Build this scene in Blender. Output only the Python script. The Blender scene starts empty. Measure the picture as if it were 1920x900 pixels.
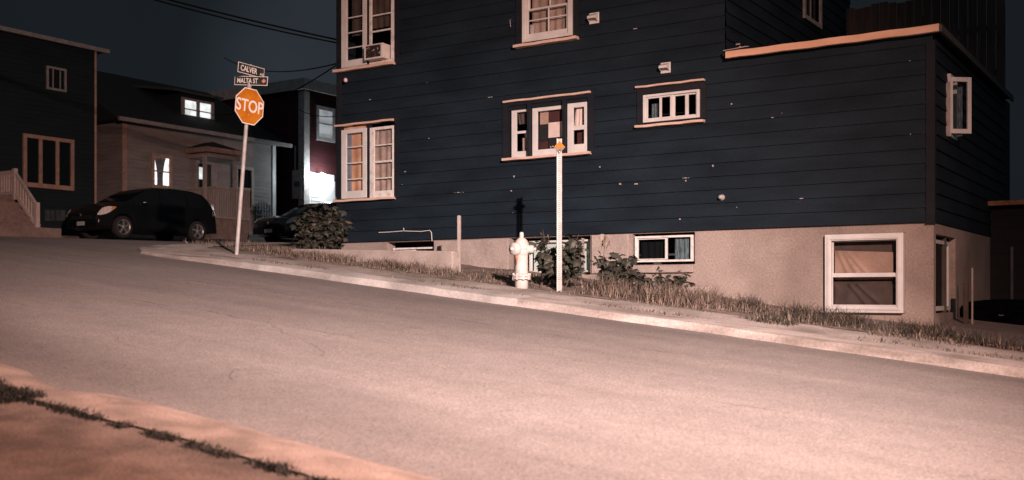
import bpy, bmesh, math, random
from mathutils import Vector, Matrix, Euler
random.seed(7)
PI = math.pi
sc = bpy.context.scene
COL = sc.collection

# ------------------------------------------------------------------ camera
cam_d = bpy.data.cameras.new('camera'); cam = bpy.data.objects.new('camera', cam_d); COL.objects.link(cam)
cam.location = (0, 0, 0); cam.rotation_euler = (PI/2, 0, 0)
cam_d.sensor_width = 36; cam_d.sensor_fit = 'HORIZONTAL'; cam_d.lens = 37.5
cam_d.shift_y = 100/1920.0
cam_d.clip_start = 0.05; cam_d.clip_end = 600
cam_d.dof.use_dof = True; cam_d.dof.focus_distance = 15.5; cam_d.dof.aperture_fstop = 1.7
sc.camera = cam

# ------------------------------------------------------------------ night sky
w = bpy.data.worlds.new('World'); sc.world = w; w.use_nodes = True
nt = w.node_tree; nt.nodes.clear()
def wn(t): return nt.nodes.new(t)
out = wn('ShaderNodeOutputWorld'); bg = wn('ShaderNodeBackground')
tc = wn('ShaderNodeTexCoord')
nz = wn('ShaderNodeTexNoise'); nz.inputs['Scale'].default_value = 2.2; nz.inputs['Detail'].default_value = 5
mp = wn('ShaderNodeMapping'); mp.inputs['Scale'].default_value = (1, 1, 2.2)
nt.links.new(tc.outputs['Generated'], mp.inputs['Vector']); nt.links.new(mp.outputs[0], nz.inputs['Vector'])
cr = wn('ShaderNodeValToRGB')
cr.color_ramp.elements[0].position = .38; cr.color_ramp.elements[0].color = (.0082, .0108, .0132, 1)
cr.color_ramp.elements[1].position = .70; cr.color_ramp.elements[1].color = (.0108, .0140, .0170, 1)
nt.links.new(nz.outputs['Fac'], cr.inputs['Fac'])
# pale cloud low beyond the street end
dg = wn('ShaderNodeVectorMath'); dg.operation = 'DOT_PRODUCT'
v = Vector((-.172, 1, .2)).normalized(); dg.inputs[1].default_value = v
nt.links.new(tc.outputs['Generated'], dg.inputs[0])
mr = wn('ShaderNodeMapRange'); mr.interpolation_type = 'SMOOTHSTEP'
mr.inputs['From Min'].default_value = .9905; mr.inputs['From Max'].default_value = 1.0
nt.links.new(dg.outputs['Value'], mr.inputs['Value'])
mul = wn('ShaderNodeMath'); mul.operation = 'MULTIPLY'; nt.links.new(mr.outputs[0], mul.inputs[0]); nt.links.new(nz.outputs['Fac'], mul.inputs[1])
m1 = wn('ShaderNodeMixRGB'); m1.inputs[2].default_value = (.034, .043, .054, 1)
nt.links.new(mul.outputs[0], m1.inputs[0]); nt.links.new(cr.outputs[0], m1.inputs[1])
# unseen sky overhead and behind, brightened as added cool fill for the walls
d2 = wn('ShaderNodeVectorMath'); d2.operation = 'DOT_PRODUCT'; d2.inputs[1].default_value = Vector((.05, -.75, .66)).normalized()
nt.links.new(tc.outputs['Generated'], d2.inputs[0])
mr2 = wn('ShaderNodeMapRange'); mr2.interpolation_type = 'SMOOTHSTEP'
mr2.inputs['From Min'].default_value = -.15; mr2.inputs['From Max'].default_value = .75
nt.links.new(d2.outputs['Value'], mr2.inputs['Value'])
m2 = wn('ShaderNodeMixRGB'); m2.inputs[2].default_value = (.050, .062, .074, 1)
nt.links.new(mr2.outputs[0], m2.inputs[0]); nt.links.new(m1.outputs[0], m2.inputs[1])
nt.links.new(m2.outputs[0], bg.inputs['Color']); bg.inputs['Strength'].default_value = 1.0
nt.links.new(bg.outputs[0], out.inputs['Surface'])

# ------------------------------------------------------------------ street lamp light (the lamp stands behind the camera, out of frame)
LAMP = Vector((3.5, -1.6, 5.1))
ld = bpy.data.lights.new('street_lamp_light', 'SPOT'); lo = bpy.data.objects.new('street_lamp_light', ld); COL.objects.link(lo)
lo.location = LAMP
tgt = Vector((-1.1, 12.0, -.5))
lo.rotation_euler = (tgt-LAMP).to_track_quat('-Z', 'Y').to_euler()
ld.energy = 13800; ld.color = (1, .55, .42); ld.spot_size = math.radians(73); ld.spot_blend = 1.0; ld.shadow_soft_size = .10
# second spot added at the lamp, whiter and narrower, shaping the colour falloff
ld2 = bpy.data.lights.new('street_lamp_added_core', 'SPOT'); lo2 = bpy.data.objects.new('street_lamp_added_core', ld2); COL.objects.link(lo2)
lo2.location = LAMP; lo2.rotation_euler = (Vector((-.1, 10.9, -.6))-LAMP).to_track_quat('-Z', 'Y').to_euler()
ld2.energy = 18500; ld2.color = (1, .87, .84); ld2.spot_size = math.radians(49); ld2.spot_blend = 1.0; ld2.shadow_soft_size = .10

sc.view_settings.view_transform = 'Standard'; sc.view_settings.look = 'None'
sc.view_settings.exposure = 0; sc.view_settings.gamma = 1; sc.view_settings.use_curve_mapping = False

# ------------------------------------------------------------------ street frame: x along the hill street, y away from it
AX, AY = 5.33, 13.5
SS, CC = .837, .547
_n = math.hypot(SS, CC); SS /= _n; CC /= _n
TH = math.atan2(-CC, SS)
def w2g(X, Y):
    dx, dy = X-AX, Y-AY; return dx*SS-dy*CC, dx*CC+dy*SS
def g2w(gx, gy): return AX+gx*SS+gy*CC, AY-gx*CC+gy*SS
def ss(t): t = max(0, min(1, t)); return t*t*(3-2*t)
def hgt(gx, gy):
    gx = min(gx, 30)
    X, Y = g2w(gx, gy)
    p1 = -.42-.109*gx+.054*min(gy, 14); p2 = .0391*Y-.03*X
    k = .22; hh = max(0, min(1, .5+.5*(p2-p1)/k))
    return p2*(1-hh)+p1*hh-k*hh*(1-hh)
def lift(gx, gy):                      # height of the block above the road
    return .1-.16*ss((gx+4)/4)*ss((gy+2.3)/1.3)-.55*ss((gx-.35)/.7)*ss((gy+1.15)/.8)
def hg(gx, gy): return hgt(gx, gy)+lift(gx, gy)
def cast(px, py, up=0):
    tx = (px-960)/2000; tz = (550-py)/2000; Y = 2
    while Y < 90:
        g = w2g(tx*Y, Y)
        if hgt(*g)+up > tz*Y: return g
        Y += .02
def wallpt(px, py, gy=0.0):            # a point seen in the picture, on the vertical plane y = gy of the street frame
    tx = (px-960)/2000
    # X=AX+gx*SS+gy*CC ; Y=AY-gx*CC+gy*SS ; X=tx*Y
    gx = (tx*(AY+gy*SS)-AX-gy*CC)/(SS+tx*CC)
    Y = AY-gx*CC+gy*SS
    return gx, (550-py)/2000*Y
def sidept(px, py, gx):                # same on the plane x = gx
    tx = (px-960)/2000
    gy = (tx*(AY-gx*CC)-AX-gx*SS)/(CC-tx*SS)
    Y = AY-gx*CC+gy*SS
    return gy, (550-py)/2000*Y

# ------------------------------------------------------------------ materials
MATS = {}
def nm(name):
    m = bpy.data.materials.new(name); m.use_nodes = True
    t = m.node_tree; b = t.nodes['Principled BSDF']; return m, t, b
def link(t, a, b): t.links.new(a, b)
def mat(name, c1, c2=None, scale=6, rough=.7, bump=0, bscale=None, metal=0, stretch=(1, 1, 1), spec=.5, detail=6, lo=.35, hi=.65, coat=0, fine=0, fscale=34):
    """noise-mottled material in object coordinates"""
    m, t, b = nm(name)
    b.inputs['Roughness'].default_value = rough; b.inputs['Metallic'].default_value = metal
    b.inputs['Specular IOR Level'].default_value = spec; b.inputs['Coat Weight'].default_value = coat
    tcn = t.nodes.new('ShaderNodeTexCoord'); mpn = t.nodes.new('ShaderNodeMapping'); mpn.inputs['Scale'].default_value = stretch
    link(t, tcn.outputs['Object'], mpn.inputs[0])
    n = t.nodes.new('ShaderNodeTexNoise'); n.inputs['Scale'].default_value = scale; n.inputs['Detail'].default_value = detail
    link(t, mpn.outputs[0], n.inputs['Vector'])
    r = t.nodes.new('ShaderNodeValToRGB'); r.color_ramp.elements[0].position = lo; r.color_ramp.elements[1].position = hi
    r.color_ramp.elements[0].color = (*c1, 1); r.color_ramp.elements[1].color = (*(c2 or [min(1, c*1.25) for c in c1]), 1)
    link(t, n.outputs['Fac'], r.inputs[0])
    colout = r.outputs[0]
    if fine:
        n3 = t.nodes.new('ShaderNodeTexNoise'); n3.inputs['Scale'].default_value = fscale; n3.inputs['Detail'].default_value = 5; n3.inputs['Roughness'].default_value = .75
        link(t, tcn.outputs['Object'], n3.inputs['Vector'])
        r3 = t.nodes.new('ShaderNodeMapRange'); r3.inputs['From Min'].default_value = .3; r3.inputs['From Max'].default_value = .7
        r3.inputs['To Min'].default_value = 1-fine; r3.inputs['To Max'].default_value = 1+fine
        link(t, n3.outputs['Fac'], r3.inputs[0])
        mm = t.nodes.new('ShaderNodeVectorMath'); mm.operation = 'SCALE'
        link(t, colout, mm.inputs[0]); link(t, r3.outputs[0], mm.inputs['Scale']); colout = mm.outputs[0]
    link(t, colout, b.inputs['Base Color'])
    if bump:
        n2 = t.nodes.new('ShaderNodeTexNoise'); n2.inputs['Scale'].default_value = bscale or scale*8; n2.inputs['Detail'].default_value = 4
        link(t, mpn.outputs[0], n2.inputs['Vector'])
        bp = t.nodes.new('ShaderNodeBump'); bp.inputs['Strength'].default_value = bump; bp.inputs['Distance'].default_value = .02
        link(t, n2.outputs['Fac'], bp.inputs['Height']); link(t, bp.outputs[0], b.inputs['Normal'])
    MATS[name] = m; return m
def emit(name, c, s, base=(.5, .5, .5)):
    m, t, b = nm(name); b.inputs['Base Color'].default_value = (*base, 1)
    n = t.nodes.new('ShaderNodeTexNoise'); n.inputs['Scale'].default_value = 3
    tcn = t.nodes.new('ShaderNodeTexCoord'); link(t, tcn.outputs['Object'], n.inputs['Vector'])
    r = t.nodes.new('ShaderNodeValToRGB'); r.color_ramp.elements[0].color = (*[x*.6 for x in c], 1); r.color_ramp.elements[1].color = (*c, 1)
    r.color_ramp.elements[0].position = .3; r.color_ramp.elements[1].position = .55
    link(t, n.outputs['Fac'], r.inputs[0]); link(t, r.outputs[0], b.inputs['Emission Color'])
    b.inputs['Emission Strength'].default_value = s; MATS[name] = m; return m
def glassmat(name, tint=(.8, .85, .88), gloss=.14):
    m = bpy.data.materials.new(name); m.use_nodes = True; t = m.node_tree; t.nodes.clear()
    o = t.nodes.new('ShaderNodeOutputMaterial'); mx = t.nodes.new('ShaderNodeMixShader')
    tr = t.nodes.new('ShaderNodeBsdfTransparent'); tr.inputs[0].default_value = (*tint, 1)
    gl = t.nodes.new('ShaderNodeBsdfGlossy'); gl.inputs['Roughness'].default_value = .04
    lw = t.nodes.new('ShaderNodeLayerWeight'); lw.inputs[0].default_value = gloss
    link(t, lw.outputs['Fresnel'], mx.inputs[0]); link(t, tr.outputs[0], mx.inputs[1]); link(t, gl.outputs[0], mx.inputs[2])
    link(t, mx.outputs[0], o.inputs[0]); MATS[name] = m; return m

M = lambda k: MATS[k]
mat('white_paint', (.60, .60, .59), (.70, .70, .69), 5, .45, .12, 60)
mat('old_white_paint', (.50, .47, .45), (.76, .75, .73), 9, .55, .25, 40, lo=.3, hi=.5)
mat('trim_paint', (.60, .42, .34), (.72, .55, .46), 7, .5, .1, 40, stretch=(1, 4, 4))
mat('roof_edge_paint', (.70, .42, .28), (.78, .50, .36), 3, .5, .1, 40, stretch=(1, 4, 4))
mat('stucco', (.225, .182, .162), (.375, .315, .285), .9, .9, .5, 70, fine=.26)
mat('stucco_light', (.32, .27, .245), (.42, .36, .33), 3, .9, .45, 60, fine=.24)
mat('dark_void', (.006, .006, .007), (.01, .01, .01), 3, .9)
mat('interior_wall', (.05, .045, .04), (.07, .065, .06), 2, .9)
mat('concrete', (.20, .165, .145), (.41, .36, .33), 1.5, .9, .6, 45, fine=.32, lo=.32, hi=.62)
mat('kerb_concrete', (.19, .155, .135), (.44, .385, .36), 1.3, .85, .5, 50, stretch=(1, 3, 3), lo=.32, hi=.62, fine=.28)
mat('near_kerb_concrete', (.20, .150, .125), (.36, .265, .225), 3.3, .9, .6, 60, fine=.32, fscale=60)
mat('near_pavement', (.105, .076, .064), (.21, .150, .125), 3.6, .95, .8, 60, fine=.45, fscale=60)
mat('dirt', (.10, .080, .066), (.26, .20, .165), 3.5, .95, .8, 30, fine=.3)
mat('gravel', (.06, .055, .052), (.17, .15, .14), 14, .95, .9, 60, fine=.3)
mat('straw', (.22, .165, .13), (.34, .26, .21), 2, .8)
mat('green_grass', (.022, .024, .018), (.055, .050, .038), 3, .7)
mat('near_weed', (.012, .013, .010), (.026, .024, .018), 3, .8)
mat('leaf', (.030, .034, .026), (.062, .060, .046), 5, .5, .1, 40)
mat('pale_leaf', (.16, .125, .10), (.25, .20, .17), 5, .6)
mat('stem', (.09, .07, .055), (.16, .12, .10), 9, .8)
mat('galvanised', (.34, .32, .315), (.47, .45, .44), 9, .5, .1, 80, metal=0)
mat('sign_back', (.30, .30, .30), (.38, .38, .38), 9, .5, metal=.5)
mat('sign_orange', (.44, .125, .006), (.60, .20, .010), 5, .45, lo=.3, hi=.6, fine=.10)
mat('amber_reflector', (.48, .135, .005), (.62, .20, .008), 30, .25, lo=.3, hi=.6)
mat('dark_reflector', (.20, .13, .11), (.28, .2, .17), 30, .4)
mat('sign_white', (.74, .72, .70), (.85, .83, .81), 14, .5, lo=.25, hi=.5)
mat('sign_black', (.022, .026, .024), (.045, .05, .046), 8, .4)
mat('emblem_pink', (.62, .26, .20), (.75, .38, .30), 30, .5)
mat('hydrant_paint', (.42, .395, .37), (.54, .51, .48), 7, .5, .35, 25, lo=.3, hi=.55)
mat('rust', (.20, .075, .035), (.42, .20, .11), 9, .85, .4, 40)
mat('car_paint', (.007, .009, .011), (.010, .012, .014), 2, .3, spec=.3, coat=.1)
mat('car_paint_blue', (.010, .013, .017), (.014, .018, .022), 2, .22, spec=.5, coat=.6)
mat('car_glass', (.008, .010, .012), (.011, .013, .015), 2, .12, spec=.6)
mat('tyre', (.018, .018, .018), (.028, .028, .028), 20, .85)
mat('alloy', (.45, .43, .42), (.62, .6, .58), 20, .3, metal=.7)
mat('chrome', (.75, .73, .72), (.85, .85, .85), 20, .15, metal=1)
mat('headlight_glass', (.70, .60, .55), (.92, .85, .80), 26, .2, lo=.4, hi=.55)
mat('indicator_amber', (.80, .30, .08), (.9, .4, .14), 20, .25)
mat('tail_lens', (.55, .32, .26), (.8, .6, .5), 20, .2)
mat('plate_white', (.5, .5, .5), (.6, .6, .6), 20, .5)
mat('black_house', (.004, .006, .007), (.007, .009, .010), 4, .8)
mat('dark_roof', (.010, .013, .015), (.016, .019, .021), 8, .9, .5, 40)
mat('soffit', (.05, .05, .05), (.07, .07, .07), 8, .8)
mat('grey_trim', (.30, .28, .27), (.42, .40, .39), 8, .6)
mat('warm_trim', (.40, .25, .19), (.52, .36, .29), 8, .6, fine=.1)
mat('red_siding_flat', (.05, .014, .014), (.07, .02, .02), 8, .7)
mat('fence_wood', (.050, .036, .030), (.085, .062, .052), 3, .85, .3, 30, stretch=(6, 6, .6))
mat('porch_wood', (.36, .29, .26), (.48, .40, .37), 6, .8, .2, 40, stretch=(4, 4, .8), fine=.12)
mat('step_concrete', (.22, .16, .14), (.32, .24, .21), 5, .95, .5, 60, fine=.2)
mat('rail_white', (.60, .50, .46), (.74, .63, .58), 8, .6)
mat('bin_plastic', (.05, .06, .07), (.09, .10, .115), 5, .5)
mat('wire_black', (.003, .003, .004), (.005, .005, .006), 10, .9, spec=.05)
mat('ac_body', (.62, .56, .53), (.72, .68, .65), 9, .5)
mat('ac_grille', (.03, .022, .02), (.62, .52, .48), 26, .6, lo=.60, hi=.68)
mat('curtain_orange', (.50, .27, .16), (.68, .42, .28), 5, .9, .2, 30, stretch=(1, 1, .8))
mat('curtain_blue', (.16, .20, .25), (.24, .28, .33), 6, .9)
mat('curtain_beige', (.30, .225, .19), (.42, .33, .285), 6, .9, .2, 30, fine=.15)
mat('curtain_tan', (.30, .20, .155), (.40, .28, .22), 3, .9, .2, 30, fine=.12)
mat('curtain_dark', (.055, .040, .034), (.085, .062, .052), 6, .9, fine=.12)
mat('curtain_white', (.40, .37, .36), (.55, .52, .5), 6, .9)
mat('cloth_red', (.050, .016, .016), (.07, .022, .022), 6, .9)
mat('cloth_black', (.010, .012, .014), (.014, .016, .018), 6, .9)
mat('black_cover', (.0015, .002, .0025), (.003, .0035, .004), 6, .95, spec=.02)
mat('cloth_pink', (.72, .60, .55), (.80, .68, .63), 6, .9, fine=.08)
mat('cloth_fawn', (.34, .23, .17), (.46, .33, .26), 40, .9)
mat('mint_panel', (.46, .58, .53), (.55, .67, .62), 1.5, .5)
mat('teal_cloth', (.04, .065, .075), (.13, .19, .21), 12, .9, stretch=(4, 4, 1))
mat('lamp_pink', (.70, .42, .42), (.85, .6, .6), 9, .4)
emit('lit_window', (.95, 1, 1), 1.0)
emit('lit_window_warm', (1, .96, .92), 1.3)
emit('dim_window', (.50, .53, .56), .45)
emit('porch_bulb', (1, 1, 1), 60)
glassmat('glass', (.93, .94, .95), .12); glassmat('glass_dark', (.5, .53, .55), .2)
for m_ in ('porch_bulb',):
    r = MATS[m_].node_tree.nodes['Color Ramp']; r.color_ramp.elements[0].color = (1, 1, 1, 1)

def siding_mat(name, c1, c2, course, chips=0, z0=0.0, chipcol=(.62, .55, .52)):
    """painted clapboard: mottled paint, rare chips of bare wood on the board edges (true wear)"""
    m, t, b = nm(name); b.inputs['Roughness'].default_value = .75; b.inputs['Specular IOR Level'].default_value = .25
    N = t.nodes.new; tcn = N('ShaderNodeTexCoord')
    n = N('ShaderNodeTexNoise'); n.inputs['Scale'].default_value = 1.1; n.inputs['Detail'].default_value = 6
    mpn = N('ShaderNodeMapping'); mpn.inputs['Scale'].default_value = (.8, .8, 3); link(t, tcn.outputs['Object'], mpn.inputs[0]); link(t, mpn.outputs[0], n.inputs['Vector'])
    r = N('ShaderNodeValToRGB'); r.color_ramp.elements[0].position = .35; r.color_ramp.elements[1].position = .65
    r.color_ramp.elements[0].color = (*c1, 1); r.color_ramp.elements[1].color = (*c2, 1); link(t, n.outputs['Fac'], r.inputs[0])
    n3 = N('ShaderNodeTexNoise'); n3.inputs['Scale'].default_value = 70; n3.inputs['Detail'].default_value = 4; link(t, tcn.outputs['Object'], n3.inputs['Vector'])
    r3 = N('ShaderNodeMapRange'); r3.inputs['From Min'].default_value = .3; r3.inputs['From Max'].default_value = .7; r3.inputs['To Min'].default_value = .6; r3.inputs['To Max'].default_value = 1.4
    link(t, n3.outputs['Fac'], r3.inputs[0]); sc_ = N('ShaderNodeVectorMath'); sc_.operation = 'SCALE'
    link(t, r.outputs[0], sc_.inputs[0]); link(t, r3.outputs[0], sc_.inputs['Scale']); col = sc_.outputs[0]
    if chips:
        sp = N('ShaderNodeSeparateXYZ'); link(t, tcn.outputs['Object'], sp.inputs[0])
        a = N('ShaderNodeMath'); a.operation = 'SUBTRACT'; a.inputs[1].default_value = z0; link(t, sp.outputs['Z'], a.inputs[0])
        d = N('ShaderNodeMath'); d.operation = 'DIVIDE'; d.inputs[1].default_value = course; link(t, a.outputs[0], d.inputs[0])
        fr = N('ShaderNodeMath'); fr.operation = 'FRACT'; link(t, d.outputs[0], fr.inputs[0])
        lt = N('ShaderNodeMath'); lt.operation = 'LESS_THAN'; lt.inputs[1].default_value = .038; link(t, fr.outputs[0], lt.inputs[0])
        fl = N('ShaderNodeMath'); fl.operation = 'FLOOR'; link(t, d.outputs[0], fl.inputs[0])
        cb = N('ShaderNodeCombineXYZ'); mx = N('ShaderNodeMath'); mx.operation = 'MULTIPLY'; mx.inputs[1].default_value = 1.7; link(t, sp.outputs['X'], mx.inputs[0])
        mz = N('ShaderNodeMath'); mz.operation = 'MULTIPLY'; mz.inputs[1].default_value = 7.31; link(t, fl.outputs[0], mz.inputs[0])
        link(t, mx.outputs[0], cb.inputs[0]); link(t, mz.outputs[0], cb.inputs[2])
        n4 = N('ShaderNodeTexNoise'); n4.inputs['Scale'].default_value = .9; n4.inputs['Detail'].default_value = 8; n4.inputs['Roughness'].default_value = .7; link(t, cb.outputs[0], n4.inputs['Vector'])
        gt = N('ShaderNodeMath'); gt.operation = 'GREATER_THAN'; gt.inputs[1].default_value = chips; link(t, n4.outputs['Fac'], gt.inputs[0])
        an = N('ShaderNodeMath'); an.operation = 'MULTIPLY'; link(t, gt.outputs[0], an.inputs[0]); link(t, lt.outputs[0], an.inputs[1])
        vo = N('ShaderNodeTexVoronoi'); vo.inputs['Scale'].default_value = 2.1; link(t, tcn.outputs['Object'], vo.inputs['Vector'])
        l2 = N('ShaderNodeMath'); l2.operation = 'LESS_THAN'; l2.inputs[1].default_value = .013; link(t, vo.outputs['Distance'], l2.inputs[0])
        mxm = N('ShaderNodeMath'); mxm.operation = 'MAXIMUM'; link(t, an.outputs[0], mxm.inputs[0]); link(t, l2.outputs[0], mxm.inputs[1])
        mix = N('ShaderNodeMixRGB'); mix.inputs[2].default_value = (*chipcol, 1)
        link(t, mxm.outputs[0], mix.inputs[0]); link(t, col, mix.inputs[1]); col = mix.outputs[0]
    link(t, col, b.inputs['Base Color']); MATS[name] = m; return m
COURSE = .188
siding_mat('navy_siding', (.0040, .0100, .0170), (.0095, .0195, .0300), COURSE, chips=.648, z0=.9025)
siding_mat('navy_casing', (.0075, .011, .017), (.014, .016, .021), COURSE)
siding_mat('beige_siding', (.25, .235, .235), (.33, .31, .305), .12)
siding_mat('charcoal_siding', (.013, .024, .030), (.019, .031, .038), .12)
siding_mat('red_siding', (.036, .009, .011), (.052, .013, .015), .12)

def road_mat():
    m, t, b = nm('asphalt'); b.inputs['Roughness'].default_value = .85
    N = t.nodes.new; tcn = N('ShaderNodeTexCoord'); sp = N('ShaderNodeSeparateXYZ'); link(t, tcn.outputs['Object'], sp.inputs[0])
    def noise(s, d=4, st=None, r=.5):
        n = N('ShaderNodeTexNoise'); n.inputs['Scale'].default_value = s; n.inputs['Detail'].default_value = d; n.inputs['Roughness'].default_value = r
        if st:
            mpn = N('ShaderNodeMapping'); mpn.inputs['Scale'].default_value = st; link(t, tcn.outputs['Object'], mpn.inputs[0]); link(t, mpn.outputs[0], n.inputs['Vector'])
        else: link(t, tcn.outputs['Object'], n.inputs['Vector'])
        return n.outputs['Fac']
    def math_(op, a, bb=None, c=None):
        n = N('ShaderNodeMath'); n.operation = op
        for i, x in enumerate((a, bb, c)):
            if x is None: continue
            if isinstance(x, (int, float)): n.inputs[i].default_value = x
            else: link(t, x, n.inputs[i])
        return n.outputs[0]
    def mrange(x, a, bb, c, d, smooth=False):
        n = N('ShaderNodeMapRange'); n.inputs['From Min'].default_value = a; n.inputs['From Max'].default_value = bb
        n.inputs['To Min'].default_value = c; n.inputs['To Max'].default_value = d
        if smooth: n.interpolation_type = 'SMOOTHSTEP'
        link(t, x, n.inputs[0]); return n.outputs[0]
    big = mrange(noise(.35, 4, (.35, 1.4, 1)), .3, .7, .82, 1.14)
    streak = mrange(noise(1.6, 5, (.12, 1.6, 1)), .3, .7, .90, 1.10)
    fine = math_('MULTIPLY', mrange(noise(58, 3, r=.8), .32, .68, .5, 1.55), mrange(noise(5, 5, r=.7), .3, .7, .90, 1.10))
    spk = mrange(noise(120, 2, r=.8), .64, .74, 0, 1)
    Y = math_('ADD', sp.outputs['Y'], mrange(noise(.5, 3), 0, 1, -.45, .45))
    # softly darker bands along both kerbs
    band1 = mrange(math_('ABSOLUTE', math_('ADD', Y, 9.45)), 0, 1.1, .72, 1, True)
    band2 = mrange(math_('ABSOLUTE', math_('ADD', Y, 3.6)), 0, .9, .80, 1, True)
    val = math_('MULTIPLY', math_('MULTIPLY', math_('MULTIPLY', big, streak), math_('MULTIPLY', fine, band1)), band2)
    # cracks
    vo = N('ShaderNodeTexVoronoi'); vo.feature = 'DISTANCE_TO_EDGE'; vo.inputs['Scale'].default_value = .33
    nd = N('ShaderNodeTexNoise'); nd.inputs['Scale'].default_value = 1.6; nd.inputs['Detail'].default_value = 6; link(t, tcn.outputs['Object'], nd.inputs['Vector'])
    mixv = N('ShaderNodeMixRGB'); mixv.inputs[0].default_value = .33; link(t, tcn.outputs['Object'], mixv.inputs[1]); link(t, nd.outputs['Color'], mixv.inputs[2])
    mpc = N('ShaderNodeMapping'); mpc.inputs['Scale'].default_value = (.6, 1.6, 1); link(t, mixv.outputs[0], mpc.inputs[0]); link(t, mpc.outputs[0], vo.inputs['Vector'])
    ck = mrange(vo.outputs['Distance'], .0008, .0035, 1, 0)
    ck = math_('MULTIPLY', ck, mrange(noise(.55, 2), .50, .58, 0, .35))
    Yc = math_('ADD', sp.outputs['Y'], mrange(noise(2.2, 6), 0, 1, -.16, .16))
    seams = None
    for g0 in (-5.05, -6.9):
        s = mrange(math_('ABSOLUTE', math_('SUBTRACT', Yc, g0)), .003, .013, .65, 0)
        s = math_('MULTIPLY', s, mrange(noise(.9, 2, (1, .2, 1)), .44, .54, 0, 1))
        seams = s if seams is None else math_('MAXIMUM', seams, s)
    ck = math_('MAXIMUM', ck, seams)
    colb = N('ShaderNodeValToRGB'); colb.color_ramp.elements[0].color = (.184, .153, .142, 1); colb.color_ramp.elements[1].color = (.228, .196, .184, 1)
    link(t, noise(.8, 3), colb.inputs[0])
    scn = N('ShaderNodeVectorMath'); scn.operation = 'SCALE'; link(t, colb.outputs[0], scn.inputs[0]); link(t, val, scn.inputs['Scale'])
    m1_ = N('ShaderNodeMixRGB'); m1_.inputs[2].default_value = (.42, .37, .35, 1); link(t, math_('MULTIPLY', spk, .45), m1_.inputs[0]); link(t, scn.outputs[0], m1_.inputs[1])
    m2_ = N('ShaderNodeMixRGB'); m2_.inputs[2].default_value = (.022, .018, .016, 1); link(t, ck, m2_.inputs[0]); link(t, m1_.outputs[0], m2_.inputs[1])
    link(t, m2_.outputs[0], b.inputs['Base Color'])
    bp = N('ShaderNodeBump'); bp.inputs['Strength'].default_value = .45; bp.inputs['Distance'].default_value = .012
    link(t, math_('SUBTRACT', noise(60, 4, r=.7), ck), bp.inputs['Height']); link(t, bp.outputs[0], b.inputs['Normal'])
    MATS['asphalt'] = m
road_mat()

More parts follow.
